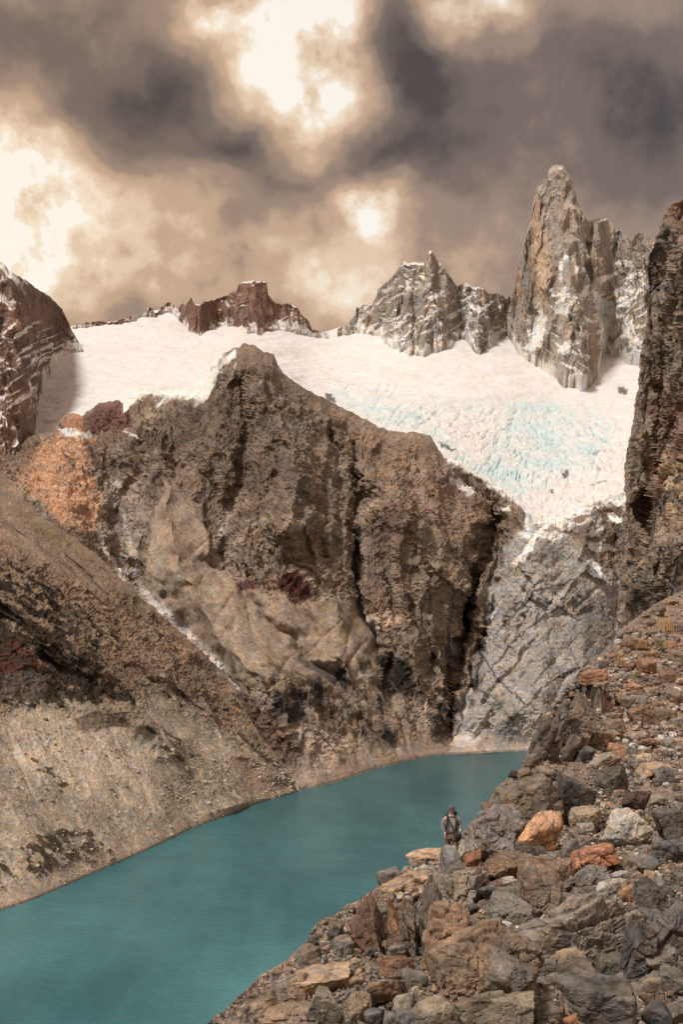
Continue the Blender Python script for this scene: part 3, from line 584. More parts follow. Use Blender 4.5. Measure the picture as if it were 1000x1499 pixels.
finish(grid_obj('hillside', P, C, M_mtn if False else rock_material('slope_rock', 3.0, bump=0.4, rough=0.95, bdist=1.0, lo=0.62, hi=1.36, veins=0.0)), 'pale scree and dark scrub slope dropping to the left shore', 'slope', kind='structure')
# ------------------------------------------------------------------ B: glacier
GTOP = [(-60,520),(40,505),(105,477),(150,472),(200,466),(217,456),(240,452),(262,452),(275,466),(325,473),(350,476),(455,487),(470,488),(500,478),(560,476),(640,476),(760,470),(1060,466)]
us = np.arange(-60, 1061, 1.5); vt = curve(GTOP, us)+gnoise(np.c_[us*0.03, us*0, us*0], 3)*1.0; vb = gsm(curve(C_TOP, us), 6)+30
nr = 210; s = np.linspace(0, 1, nr)[:, None]; U = np.repeat(us[None], nr, 0); V = vb[None]+(vt-vb)[None]*s; Y = glY(U, V)
CT = gsm(curve(C_TOP, us, 2), 8)[None]
Y = np.maximum(Y, CT*1.012)
P = pt(U, V, Y); nrm = grid_normals(smooth2(P.copy(), 6))
Uw = U+fbm(np.stack([U*0.015, V*0.02, U*0], -1), 4, seed=421)*26; Vw = V+fbm(np.stack([U*0.015, V*0.02, U*0+9], -1), 4, seed=422)*14
icefall = np.clip(pmask(Uw, Vw, [(560,600),(700,600),(790,590),(850,600),(925,640),(925,730),(850,760),(760,770),(700,700),(620,650),(540,620)], 24)+0.55*pmask(Uw, Vw, [(440,560),(560,560),(700,610),(640,660),(520,620),(440,590)], 18), 0, 1)
rr_ = np.hypot((Uw-815)/1.25, Vw-720); an_ = np.arctan2(Vw-720, Uw-815)
crv_ = ridged(np.stack([rr_*0.10, an_*2.2+rr_*0.004, U*0], -1), 4, seed=431, g=0.6); crv2_ = ridged(np.stack([Uw*0.02+Vw*0.03, Vw*0.16-Uw*0.05, U*0], -1), 4, seed=432, g=0.6)
cv, crv, cidg = cells(np.stack([U*0.06+fbm(np.stack([U*0.02, V*0.02, U*0], -1), 3, seed=5)*0.8, V*0.16, U*0], -1), 430, tilt=0.6, off=0.9)
h = fbm(P*np.array([0.004, 0.003, 0.006]), 5, seed=401)*10+fbm(P*0.02, 5, seed=403, g=0.6)*2.4+ridged(np.stack([P[..., 0]*0.006+P[..., 2]*0.02, P[..., 1]*0.012, P[..., 2]*0.004], -1), 4, seed=402)*3.5
h = h+icefall*(cv*1.5-sstep(0.5, 0.85, crv_)*6-sstep(0.6, 0.85, crv2_)*3+(ridged(P*0.04, 5, seed=404, g=0.65)-0.4)*5)
h = h+(1-icefall)*(fbm(np.stack([U*0.012, V*0.07, U*0], -1), 4, seed=406)*9-sstep(0.6, 0.85, crv2_)*1.5)
P = P+nrm*(h*sstep(1.0, 0.97, s))[..., None]
n2 = fbm(P*0.015, 5, seed=442, g=0.62); n4 = fbm(np.stack([U*0.008, V*0.05, U*0], -1), 5, seed=443, g=0.6)
C = np.zeros(P.shape)+SNOW*np.array([1.0, 0.97, 0.95]); C = paint(C, sstep(0.0, 0.6, n4)*0.45, A(222, 212, 200)*0.88); C = C*(1+0.05*n2)[..., None]; C = paint(C, icefall*sstep(0.05, 0.5, n2)*0.5, A(214, 198, 178)*0.9)
blue = np.clip(pmask(Uw, Vw, [(740,600),(800,585),(880,610),(900,640),(850,690),(800,700),(760,720),(740,750),(690,700),(720,650)], 22)+0.7*pmask(Uw, Vw, [(480,575),(560,590),(640,630),(700,680),(740,730),(700,700),(640,655),(560,615)], 12)+0.4*pmask(Uw, Vw, [(440,560),(700,580),(740,600),(560,620)], 20), 0, 1)
bm = np.clip(blue*1.15, 0, 1)*np.clip(0.25+sstep(-0.1, 0.5, fbm(P*np.array([0.012, 0.01, 0.02]), 5, seed=451, g=0.65)+0.15)*0.8+sstep(0.4, 0.75, crv_)*0.6+sstep(0.45, 0.8, crv2_)*0.4, 0, 1)
C = paint(C, bm*0.85, np.array([0.44, 0.585, 0.61])); C = paint(C, blue*sstep(0.62, 0.85, crv_)*0.6, np.array([0.26, 0.46, 0.51])); C = paint(C, icefall*sstep(0.62, 0.88, crv2_)*0.6, np.array([0.30, 0.34, 0.35]))
dirt = sstep(0.35, 0.6, fbm(P*np.array([0.03, 0.02, 0.05]), 5, seed=461, g=0.65)); C = paint(C, dirt*pmask(Uw, Vw, [(850,650),(925,640),(925,750),(830,760)], 20)*0.8, A(120, 106, 96))
for poly in ([(822,692),(832,690),(834,698),(824,702)], [(803,722),(810,720),(812,728)], [(476,575),(490,578),(492,590),(478,586)], [(905,565),(920,570),(918,578),(906,574)], [(640,648),(668,660),(660,664),(646,656)]):
    C = paint(C, pmask(U+(Uf[0, 0]*0), V+fbm(np.stack([U*0.2, V*0.2, U*0], -1), 3, seed=9)*4, poly, 1.5)*0.85, A(70, 58, 52))
d, fr = dline(Uw, Vw, [(430,552),(500,562),(600,590),(700,640)]); C = paint(C, sstep(2.5, 0.5, d)*0.25, A(190, 170, 150))
P, C = back_rows(P, C, 6, 40, 0.5); P, C = foot_rows(P, C, 3, 30, 0)
finish(grid_obj('glacier', P, C, M_ice, smooth=True), 'broad snowy glacier with blue crevassed icefall spilling between the peaks', 'glacier', kind='structure')
# ------------------------------------------------------------------ A: skyline peaks
def was_snow(C, S): return (np.abs(C-S).max(-1) < 0.10).astype(float)
def peak(name, top, base, slope, feats, colf, seed, jag=2.5, step=0.85, nr=260, front=0.985, kd=1.0, snow=(0.42, 0.62), Y0=None, label='', vstreak=1.0, strata=0.0):
    u0, u1 = top[0][0], top[-1][0]; us = np.arange(u0, u1+0.01, step)
    edge = np.minimum(sstep(u0, u0+6, us), sstep(u1, u1-6, us))
    jn = (ridged(np.c_[us*0.11, us*0+seed, us*0], 4, seed=seed, g=0.6)-0.35)
    vt = curve(top, us); jt = -jn*jag*edge; vb = curve(base, us)+fbm(np.c_[us*0.12, us*0+seed, us*0], 4, seed=seed+40, g=0.65)*13*edge; vb = np.maximum(vb, vt+jt+2.5)
    Yg = glY(us, vb)*front if Y0 is None else curve(Y0, us)
    Yb = smooth2(np.repeat(Yg[None], 3, 0), 4)[1]
    rise = (vb-vt)/F_PX*Yb; Yt = Yb+rise/slope+3
    U, V, Y, S_ = colsheet(us, vb, Yb, vt, Yt, nr, 9, jt)
    S_ = S_*1.0; low = sstep(0, 0.12, S_)
    Uw = U+fbm(np.stack([U*0.04, V*0.04, U*0], -1), 3, seed=seed+1)*7; Vw = V+fbm(np.stack([U*0.04, V*0.04, U*0+5], -1), 3, seed=seed+2)*7
    fT = sstep(1, 0.92, S_)*np.repeat(edge[None], nr, 0)
    for pts, w, amp in feats:
        d, fr = dline(Uw*0.6+U*0.4, Vw*0.6+V*0.4, pts); Y = Y+amp*np.exp(-d/w)*sstep(1, 0.97, S_)
    v0_, v1_ = min(a[1] for a in top), max(a[1] for a in base)
    Y, tone = runnels(Y, Uw*0.3+U*0.7, V, int((u1-u0)*0.9), (u0, v0_, u1, v1_-20), lambda x, y: (0.12 if x > (u0+u1)/2 else -0.12, 1), seed+30, (1.2, 4.0), (6*kd, 30*kd), (25, 110))
    P = pt(U, V, smooth2(Y, 1)); nrm = grid_normals(smooth2(P.copy(), 8))
    w = P+np.stack([fbm(P*0.006, 3, seed=seed+3), fbm(P*0.006, 3, seed=seed+4), fbm(P*0.006, 3, seed=seed+5)], -1)*45
    st = ridged(np.stack([w[..., 0]*0.02, w[..., 1]*0.005, w[..., 2]*0.0035], -1), 6, seed=seed+6, g=0.62)-0.4
    big = ridged(w*0.008, 5, seed=seed+7, g=0.6)-0.45; blk, cr, cid = cells(w*np.array([0.035, 0.03, 0.02]), seed+8, 1.0, 0.9); blk2, _, _ = cells(P*0.07, seed+9, 1.0, 0.9)
    dg = ridged(np.stack([(w[..., 0]+w[..., 2])*0.02, w[..., 1]*0.005, (w[..., 0]-w[..., 2])*0.004], -1), 4, seed=seed+10)-0.4
    h = (st*34*vstreak+big*16+blk*6+blk2*2.5+dg*9)*kd*0.8
    P = P+nrm*(h*(0.12+0.88*fT)*(0.2+0.8*low))[..., None]
    n2 = fbm(P*0.012, 5, seed=seed+11, g=0.62)
    C = colf(P, U, V, Uw, Vw, n2, cid, st); C0_ = C
    sm = snowmask(smooth2(P.copy(), 1), snow[0], snow[1], 0.006, seed+13, 0.40)
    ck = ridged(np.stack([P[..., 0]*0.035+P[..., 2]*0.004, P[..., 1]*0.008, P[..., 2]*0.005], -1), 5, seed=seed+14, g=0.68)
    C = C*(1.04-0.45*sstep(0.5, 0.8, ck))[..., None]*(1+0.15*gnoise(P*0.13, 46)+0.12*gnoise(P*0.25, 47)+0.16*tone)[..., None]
    C = paint(C, was_snow(C0_, SNOW)*1.0, SNOW)
    bm_ = sstep(9, 0, (vb[None]-V)+fbm(P*0.012, 5, seed=seed+16, g=0.65)*34)
    sm = np.clip(np.maximum(sm, bm_*0.95), 0, 1)
    C = paint(C, sm*0.97, SNOW)
    P, C = back_rows(P, C, 10, 22, 2.0); P, C = foot_rows(P, C, 3, 30, 12)
    finish(grid_obj(name, P, C, M_gran), label, 'mountain', kind='structure')
def grey(P, U, V, Uw, Vw, n2, cid, st):
    C = np.zeros(P.shape)+A(146, 134, 122); C = paint(C, sstep(0, 0.6, n2)*0.5, A(122, 110, 102)); C = C*(0.93+0.14*cid)[..., None]
    C = paint(C, sstep(0.2, 0.7, fbm(P*np.array([0.02, 0.01, 0.003]), 4, seed=77))*0.7, A(164, 134, 104))
    la = fbm(np.stack([(U*0.7+V)*0.14, (U-V)*0.022, U*0], -1), 5, seed=86, g=0.62)
    return paint(C, (U < 742)*sstep(0.12, 0.3, la)*sstep(395, 440, V-12*la), SNOW)
def spire_col(P, U, V, Uw, Vw, n2, cid, st):
    C = grey(P, U, V, Uw, Vw, n2, cid, st)*1.12
    sk = fbm(np.stack([P[..., 0]*0.03, P[..., 1]*0.01, P[..., 2]*0.003], -1), 4, seed=78)
    C = paint(C, pmask(Uw, Vw, [(790,330),(805,345),(808,400),(800,440),(795,470),(785,430),(784,380)], 5)*0.5, A(200, 164, 120)*(1+0.2*sk)[..., None])
    C = paint(C, pmask(Uw, Vw, [(780,290),(792,300),(788,380),(782,430),(776,400)], 4)*0.6, A(188, 148, 110))
    C = paint(C, pmask(Uw, Vw, [(757,392),(765,400),(760,440),(752,440)], 4)*0.7, A(190, 150, 112))
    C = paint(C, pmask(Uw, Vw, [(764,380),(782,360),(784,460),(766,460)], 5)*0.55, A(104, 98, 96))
    C = paint(C, pmask(Uw, Vw, [(864,350),(868,350),(868,410),(862,410)], 1.5)*0.7, A(62, 56, 54))
    C = paint(C, sstep(0.25, 0.7, sk)*0.35, A(176, 148, 118))
    C = paint(C, pmask(Uw, Vw, [(840,480),(870,490),(878,545),(838,545)], 8)*0.5, A(120, 98, 82))
    sn = 0
    for poly in ([(827,375),(845,380),(850,400),(838,405),(822,412),(815,400)], [(830,405),(840,408),(822,440),(812,458),(818,430)], [(838,432),(846,436),(815,460),(812,455)], [(868,420),(880,435),(898,445),(908,470),(900,480),(884,500),(890,520),(880,530),(878,480)], [(815,505),(840,495),(838,520),(816,515)], [(848,478),(868,488),(866,496),(850,488)], [(890,445),(905,450),(930,480),(940,500),(935,520),(915,490)], [(898,380),(920,384),(932,394),(925,392),(905,388)], [(855,425),(862,415),(866,430),(852,436)], [(776,470),(790,440),(796,470),(790,500),(782,520),(768,510)], [(915,425),(945,420),(950,428),(925,430)], [(858,520),(866,505),(862,530)]):
        sn = np.maximum(sn, pmask(U+fbm(np.stack([U*0.15, V*0.15, U*0], -1), 4, seed=81, g=0.65)*9, V+fbm(np.stack([U*0.15, V*0.15, U*0+4], -1), 4, seed=82, g=0.65)*9, poly, 1.5))
    la = fbm(np.stack([(U*0.62+V)*0.13, (U-V)*0.02, U*0], -1), 5, seed=84, g=0.62); lb_ = fbm(np.stack([(V-U*0.8)*0.13, (U+V)*0.02, U*0], -1), 5, seed=85, g=0.62)
    mr_ = pmask(Uw, Vw, [(880,400),(960,380),(990,530),(880,540),(870,440)], 10); ml_ = pmask(Uw, Vw, [(800,430),(870,420),(880,560),(770,540),(780,480)], 12); mt_ = pmask(Uw, Vw, [(803,245),(830,240),(846,300),(826,310),(806,280)], 8)
    sn = np.maximum(sn, sstep(0.10, 0.28, la)*mr_); sn = np.maximum(sn, sstep(0.22, 0.38, lb_)*ml_); sn = np.maximum(sn, sstep(0.2, 0.5, la)*mt_*0.5)
    return paint(C, np.clip(sn, 0, 1), SNOW)
peak('rock_spire', [(744,470),(752,440),(754,432),(755,408),(758,385),(765,370),(770,345),(776,327),(780,300),(784,283),(787,272),(792,270),(796,262),(798,261),(801,270),(803,249),(810,242),(820,241),(824,239),(829,250),(834,256),(839,268),(843,280),(846,297),(852,307),(858,318),(863,324),(874,321),(888,317),(896,326),(902,336),(907,335),(915,345),(926,354),(930,345),(936,340),(944,344),(956,347),(990,360)],
     [(744,474),(752,500),(765,518),(782,519),(795,530),(810,541),(825,548),(836,552),(850,551),(873,550),(879,530),(884,505),(900,510),(930,525),(990,530)], 2.6,
     [([(831,380),(840,430),(850,480),(855,550)], 26, -95), ([(826,250),(822,320),(830,380)], 22, -50), ([(800,275),(806,340),(806,420),(795,480)], 8, 36), ([(790,280),(784,360),(776,450)], 9, -26), ([(865,330),(866,400),(864,430)], 6, 60), ([(888,325),(890,400),(905,450)], 16, -45), ([(905,340),(900,380)], 4, 26), ([(880,450),(900,470),(885,520)], 12, 50), ([(910,440),(930,490),(940,520)], 12, -40), ([(808,470),(790,510)], 9, -30), ([(840,470),(842,550)], 5, 20), ([(815,440),(800,480),(785,515)], 10, -35), ([(926,354),(940,400),(950,450)], 10, 30)],
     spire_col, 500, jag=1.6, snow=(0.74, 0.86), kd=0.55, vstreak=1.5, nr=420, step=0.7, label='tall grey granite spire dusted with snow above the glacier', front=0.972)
peak('rock_peak', [(494,482),(500,478),(508,476),(514,468),(519,463),(522,450),(527,450),(530,446),(545,444),(552,430),(557,420),(566,413),(576,402),(584,392),(592,382),(599,386),(606,383),(620,385),(624,376),(629,367),(632,366),(640,380),(650,392),(660,405),(667,416),(671,419),(676,415),(683,414),(692,421),(702,419),(708,421),(716,429),(728,430),(736,433),(742,438),(750,432),(764,436),(776,445),(790,470)],
     [(494,484),(515,484),(535,485),(555,488),(575,507),(590,514),(602,516),(620,514),(635,512),(652,508),(665,502),(674,488),(682,481),(690,505),(697,517),(706,516),(716,511),(730,492),(745,486),(760,493),(770,480),(780,482),(790,476)], 1.25,
     [([(630,370),(632,420),(650,490)], 14, -40), ([(592,385),(580,440),(578,500)], 12, -30), ([(610,400),(605,450),(612,505)], 7, 20), ([(670,420),(672,460),(678,485)], 8, 40), ([(690,425),(700,470),(700,512)], 14, -35), ([(740,440),(735,470),(722,500)], 9, 26), ([(545,450),(560,480)], 8, -20)],
     grey, 540, jag=3.0, snow=(0.60, 0.74), kd=0.62, label='jagged grey peak streaked with snow rising from the snowfield', nr=300)
def brown(P, U, V, Uw, Vw, n2, cid, st):
    C = np.zeros(P.shape)+A(126, 92, 74); C = paint(C, sstep(-0.1, 0.6, n2)*0.7, A(96, 74, 64)); return C*(0.85+0.3*cid)[..., None]
peak('rock_butte', [(106,476),(112,473),(118,474),(130,472),(142,470),(150,471),(160,472),(170,471),(176,467),(190,463),(204,460),(214,456),(218,450),(222,451),(226,458),(230,458),(236,450),(243,444),(248,442),(256,449),(260,454),(263,447),(268,444),(271,448),(277,438),(281,436),(286,444),(292,446),(300,442),(320,437),(335,431),(346,426),(349,416),(356,413),(368,411),(370,408),(373,411),(389,411),(391,415),(392,430),(400,441),(412,446),(420,444),(428,446),(434,449),(442,460),(452,470),(457,482),(468,485),(482,488)],
     [(106,478),(130,475),(160,476),(178,474),(200,467),(215,460),(230,462),(240,455),(256,458),(268,470),(278,485),(284,497),(296,493),(308,478),(325,476),(345,478),(362,486),(375,487),(385,484),(405,482),(425,484),(450,486),(460,487),(482,490)], 1.1,
     [([(370,412),(375,450),(380,480)], 16, -22), ([(280,440),(282,480)], 8, -18), ([(330,440),(335,470)], 8, 14), ([(430,450),(425,480)], 7, -12)],
     brown, 580, jag=2.4, snow=(0.62, 0.80), kd=0.42, label='reddish brown rock butte on the snowy skyline ridge', nr=170, step=0.75)
def leftc(P, U, V, Uw, Vw, n2, cid, st):
    C = np.zeros(P.shape)+A(118, 90, 76); C = paint(C, sstep(-0.1, 0.6, n2)*0.7, A(90, 70, 62)); C = C*(0.85+0.3*cid)[..., None]
    C = paint(C, pmask(Uw, Vw, [(-60,440),(60,440),(95,470),(60,480),(-60,470)], 8)*0.6, A(126, 92, 76))
    lines = fbm(np.stack([(U*0.55+V)*0.16, (U-V)*0.012, U*0], -1), 4, seed=91, g=0.6)
    m = sstep(0.12, 0.35, lines)*pmask(Uw, Vw, [(-60,470),(40,470),(100,490),(110,520),(40,610),(-60,590)], 12)*0.9
    m = np.maximum(m, sstep(0.0, 0.3, fbm(P*0.02, 5, seed=92, g=0.65))*pmask(Uw, Vw, [(-60,400),(5,388),(40,412),(30,440),(-60,440)], 6)*0.85)
    m = np.maximum(m, sstep(0.15, 0.35, fbm(P*0.02, 5, seed=93, g=0.65))*pmask(Uw, Vw, [(60,490),(115,500),(90,540),(50,620),(40,560)], 12)*0.9)
    C = paint(C, pmask(Uw, Vw, [(-60,590),(50,570),(60,620),(40,690),(-60,690)], 12)*0.5, A(138, 104, 82))
    return paint(C, m, SNOW)
peak('snowy_mountain', [(-160,340),(-80,360),(-20,376),(0,384),(6,387),(12,396),(20,401),(30,406),(42,413),(52,421),(64,429),(72,434),(80,441),(88,450),(94,460),(100,471),(105,484),(110,494),(116,502),(118,510)],
     [(-160,700),(-20,700),(30,690),(46,650),(53,630),(58,605),(62,580),(56,562),(64,548),(74,532),(84,526),(92,514),(104,512),(118,513)], 0.95,
     [([(10,400),(50,470),(70,520)], 26, -45), ([(60,430),(90,480)], 18, -30), ([(0,470),(30,560),(20,640)], 16, 40), ([(30,480),(60,540)], 10, 20)],
     leftc, 620, jag=2.2, snow=(0.66, 0.85), kd=0.6, label='brown layered mountain with snow streaks at the left of the glacier', nr=300, step=1.0)
# ------------------------------------------------------------------ E: right rock wall
EL = [(225,1030),(260,1012),(288,1001),(293,995),(300,983),(318,970),(336,967),(350,960),(366,954),(385,950),(410,953),(440,951),(470,947),(500,942),(525,938),(550,935),(575,932),(595,930),(618,926),(640,921),(660,917),(680,914),(720,915),(750,917),(785,921),(807,917),(825,911),(847,906),(870,904),(895,902),(915,904),(935,904),(990,902)]
vs_ = np.arange(990, 224, -1.15); ul = curve([(a, b) for a, b in EL], vs_)
ul = ul+fbm(np.c_[vs_*0.05, vs_*0, vs_*0], 5, seed=7, g=0.65)*5
nc = 170; t = np.linspace(0, 1, nc)[None]**1.0
U = ul[:, None]+(1165-ul)[:, None]*t; V = np.repeat(vs_[:, None], nc, 1)
Y = 262-(U-900)*0.16+(900-V)*0.055
for pts, w, amp in [([(960,380),(975,500),(965,620),(940,760)], 14, 7), ([(985,340),(1000,480)], 12, -8), ([(940,640),(960,720),(950,860)], 12, -7), ([(990,600),(950,720),(935,800)], 9, 6), ([(980,800),(960,880)], 10, -6)]:
    d, fr = dline(U, V, pts); Y = Y+amp*np.exp(-d/w)
P = pt(U, V, Y); nrm = grid_normals(smooth2(P.copy(), 8))
w = P+np.stack([fbm(P*0.05, 3, seed=701), fbm(P*0.05, 3, seed=702), fbm(P*0.05, 3, seed=703)], -1)*5
dip = w[..., 2]+w[..., 0]*0.5
bed = ridged(np.stack([w[..., 0]*0.03, w[..., 1]*0.03, dip*0.16], -1), 5, seed=704, g=0.6)-0.4
ver = ridged(np.stack([w[..., 0]*0.13, w[..., 1]*0.1, w[..., 2]*0.035], -1), 5, seed=705, g=0.62)-0.4
b1, cr1, id1 = cells(w*np.array([0.16, 0.14, 0.055]), 706, 1.0, 0.9); b2, cr2, id2 = cells(w*np.array([0.45, 0.4, 0.2]), 707, 1.1, 1.0); b3, cr3, id3 = cells(P*1.0, 708, 1.0, 1.0)
h = bed*0.4+ver*4.2+b1*1.8+b2*0.7+b3*0.3-np.exp(-cr1*9)*0.9
P = P+nrm*(h*(0.25+0.75*sstep(0, 0.05, t)))[..., None]
n2 = fbm(P*0.12, 5, seed=711, g=0.65)
C = np.zeros(P.shape)+A(128, 110, 94); C = paint(C, sstep(-0.1, 0.6, n2)*0.7, A(92, 78, 68)); C = C*(0.75+0.5*id1)[..., None]*(0.85+0.3*id2)[..., None]
Uf = U+fbm(P*0.15, 4, seed=712)*9; Vf = V+fbm(P*0.15, 4, seed=713)*16
C = paint(C, pmask(Uf, Vf, [(960,225),(1170,200),(1170,400),(1000,350),(975,310)], 10)*0.5, A(142, 92, 62))
C = paint(C, pmask(Uf, Vf, [(945,590),(1000,560),(1170,600),(1170,660),(980,640)], 12)*0.6, A(118, 72, 52))
C = paint(C, pmask(Uf, Vf, [(950,660),(1010,620),(1000,680),(960,730),(935,760)], 10)*0.6, A(122, 82, 58))
C = paint(C, pmask(Uf, Vf, [(965,660),(1000,640),(1010,760),(975,760),(960,700)], 9)*sstep(0.4, 0.7, id2)*0.9, A(176, 148, 108))
C = paint(C, pmask(Uf, Vf, [(915,700),(940,700),(935,790),(912,830)], 8)*0.4, A(124, 96, 72))
C = paint(C, (id2 > 0.8)*0.4, A(140, 116, 92))
# the side that turns away from the camera, and the crest
rows = []
for k in range(8, 0, -1):
    q = P[:, 0].copy(); q[:, 1] += 9*k; q[:, 0] = q[:, 0]*q[:, 1]/P[:, 0, 1]+4.5*k+gnoise(q*0.1, 8)*2; rows.append(q)
P = np.concatenate([np.stack(rows, 1), P], 1); C = np.concatenate([np.repeat(C[:, :1], 8, 1), C], 1)
P, C = back_rows(P, C, 5, 12, 0.8)
finish(grid_obj('rock_wall', P, C, M_wall), 'sheer dark brown cliff wall filling the right edge', 'cliff', kind='structure')
# ------------------------------------------------------------------ lake
def water():
    m, nt, b = new_mat('glacial_water'); N = nt.nodes; L = nt.links
    g = N.new('ShaderNodeNewGeometry')
    def noise(vecscale, sc, det=3, rg=0.55):
        mp = N.new('ShaderNodeMapping'); mp.inputs['Scale'].default_value = vecscale; mp.inputs['Rotation'].default_value = (0, 0, 0.5); L.new(g.outputs['Position'], mp.inputs[0])
        n = N.new('ShaderNodeTexNoise'); n.inputs['Scale'].default_value = sc; n.inputs['Detail'].default_value = det; n.inputs['Roughness'].default_value = rg; L.new(mp.outputs[0], n.inputs['Vector']); return n
    big = noise((1, 0.35, 1), 0.012, 5, 0.6)
    rp = N.new('ShaderNodeValToRGB'); L.new(big.outputs[0], rp.inputs[0]); e = rp.color_ramp.elements
    e[0].position = 0.35; e[0].color = (0.022, 0.105, 0.125, 1); e[1].position = 0.68; e[1].color = (0.058, 0.185, 0.205, 1)
    sx = N.new('ShaderNodeSeparateXYZ'); L.new(g.outputs['Position'], sx.inputs[0]); mr = N.new('ShaderNodeMapRange'); L.new(sx.outputs[1], mr.inputs[0]); mr.inputs[1].default_value = 500; mr.inputs[2].default_value = 1400; mr.inputs[3].default_value = 1.12; mr.inputs[4].default_value = 0.66
    sc = N.new('ShaderNodeVectorMath'); sc.operation = 'SCALE'; L.new(rp.outputs[0], sc.inputs[0]); L.new(mr.outputs[0], sc.inputs['Scale'])
    stk = noise((0.6, 1.3, 1), 0.02, 5, 0.65); mr2 = N.new('ShaderNodeMapRange'); L.new(stk.outputs[0], mr2.inputs[0]); mr2.inputs[1].default_value = 0.35; mr2.inputs[2].default_value = 0.7; mr2.inputs[3].default_value = 0.93; mr2.inputs[4].default_value = 1.09
    fin_ = noise((1, 2.4, 1), 0.5, 2, 0.6); mr3 = N.new('ShaderNodeMapRange'); L.new(fin_.outputs[0], mr3.inputs[0]); mr3.inputs[1].default_value = 0.4; mr3.inputs[2].default_value = 0.7; mr3.inputs[3].default_value = 0.9; mr3.inputs[4].default_value = 1.2
    mm = N.new('ShaderNodeMath'); mm.operation = 'MULTIPLY'; L.new(mr2.outputs[0], mm.inputs[0]); L.new(mr3.outputs[0], mm.inputs[1])
    sc3 = N.new('ShaderNodeVectorMath'); sc3.operation = 'SCALE'; L.new(sc.outputs[0], sc3.inputs[0]); L.new(mm.outputs[0], sc3.inputs['Scale'])
    L.new(sc3.outputs[0], b.inputs['Base Color']); b.inputs['Roughness'].default_value = 0.16; b.inputs['IOR'].default_value = 1.33
    w1 = noise((1, 2.2, 1), 0.35, 4, 0.7); w2 = noise((1, 1.5, 1), 0.09, 3, 0.6)
    ad = N.new('ShaderNodeMath'); ad.operation = 'MULTIPLY_ADD'; ad.inputs[1].default_value = 2.0; L.new(w2.outputs[0], ad.inputs[0]); L.new(w1.outputs[0], ad.inputs[2])
    bp = N.new('ShaderNodeBump'); bp.inputs['Strength'].default_value = 0.8; bp.inputs['Distance'].default_value = 1.0; L.new(ad.outputs[0], bp.inputs['Height']); L.new(bp.outputs[0], b.inputs['Normal'])
    return m
LV = np.array([(-2500, -300, LAKE_Z), (2500, -300, LAKE_Z), (2500, 1700, LAKE_Z), (-2500, 1700, LAKE_Z)], float)
finish(mesh_from('lake', LV, np.array([[0, 1, 2, 3]]), mat=water(), smooth=False), 'calm turquoise glacial lake in the valley', 'lake', kind='structure')
# ================================================================== the near slope
import bmesh
F_TOP = [(-120,1930),(0,1800),(150,1640),(250,1552),(290,1514),(308,1499),(330,1476),(358,1448),(378,1430),(390,1422),(418,1406),(432,1392),(450,1376),(458,1360),(470,1348),(490,1340),(506,1326),(530,1316),(544,1306),(553,1298),(560,1290),(575,1282),(594,1270),(604,1264),(612,1254),(630,1248),(640,1243),(652,1238),(665,1226),(680,1212),(696,1196),(712,1184),(718,1168),(725,1152),(740,1142),(752,1134),(760,1130),(767,1114),(776,1100),(779,1084),(788,1070),(795,1047),(810,1030),(825,1012),(840,995),(850,980),(875,962),(895,950),(905,930),(925,910),(950,890),(975,876),(1000,865),(1060,838),(1160,800)]
FP = [(-120,1930,6.0),(0,1800,8.0),(150,1640,11.5),(308,1499,16.5),(358,1448,18.5),(418,1406,20.5),(470,1348,23),(530,1316,25.5),(560,1285,27.5),(610,1258,30.5),(652,1238,33.5),(696,1196,37),(725,1152,41),(760,1130,46),(779,1084,56),(795,1047,66),(840,995,76),(895,950,92),(925,910,104),(1000,865,128),(1160,800,150),
 (500,1499,13.4),(700,1499,12.2),(850,1499,11.4),(1000,1499,11.0),(1160,1499,10.6),(600,1400,17.6),(720,1400,16.4),(850,1400,15.6),(1000,1400,14.8),(1160,1400,14),(560,1340,22.5),(650,1300,25.8),(720,1310,22.8),(800,1300,22.2),(900,1310,20.4),(1000,1300,20.2),(1160,1300,19),
 (720,1240,31.0),(800,1230,30),(900,1220,31.5),(1000,1210,31),(1160,1200,31),(780,1160,38.5),(850,1150,41),(920,1150,42),(1000,1140,43),(1160,1130,45),(820,1100,52),(880,1100,54),(940,1090,58),(1000,1080,60),(830,1050,66),(880,1030,71),(940,1020,74),(1000,1010,77),(1160,990,80),(900,980,84),(960,950,94),(1000,930,100),
 (300,2100,3.2),(600,2100,2.9),(900,2100,2.8),(1160,2100,2.8),(500,1700,7.0),(900,1700,6.6),(1160,1700,6.6)]
ftps = tps([(a, b) for a, b, c in FP], np.log([c for a, b, c in FP]))
fY = lambda u, v: np.exp(ftps(u, v))
FSTEP = 0.85
us = np.concatenate([np.arange(-120, 290, 4.0), np.arange(290, 1012, FSTEP), np.arange(1012, 1161, 4.0)])
vt = curve(F_TOP, us); vt = vt+fbm(np.c_[us*0.05, us*0+5, us*0], 4, seed=15, g=0.65)*3.5
sA = np.linspace(0, 1, 60)[:, None]; sB = np.linspace(0, 1, 660)[1:, None]
vmid = np.maximum(vt+40, 1515.0)
U = np.repeat(us[None], 60+659, 0); V = np.concatenate([2250+(vmid-2250)[None]*sA, vmid[None]+(vt-vmid)[None]*sB])
Y = fY(U, V); P = pt(U, V, Y); nrm = grid_normals(smooth2(P.copy(), 14))
fadeT = np.concatenate([np.ones((60, 1)), sstep(1.0, 0.965, sB)])
Uf = U+fbm(np.stack([U*0.03, V*0.03, U*0], -1), 4, seed=831, g=0.6)*14; Vf = V+fbm(np.stack([U*0.03, V*0.03, U*0+9], -1), 4, seed=832, g=0.6)*14
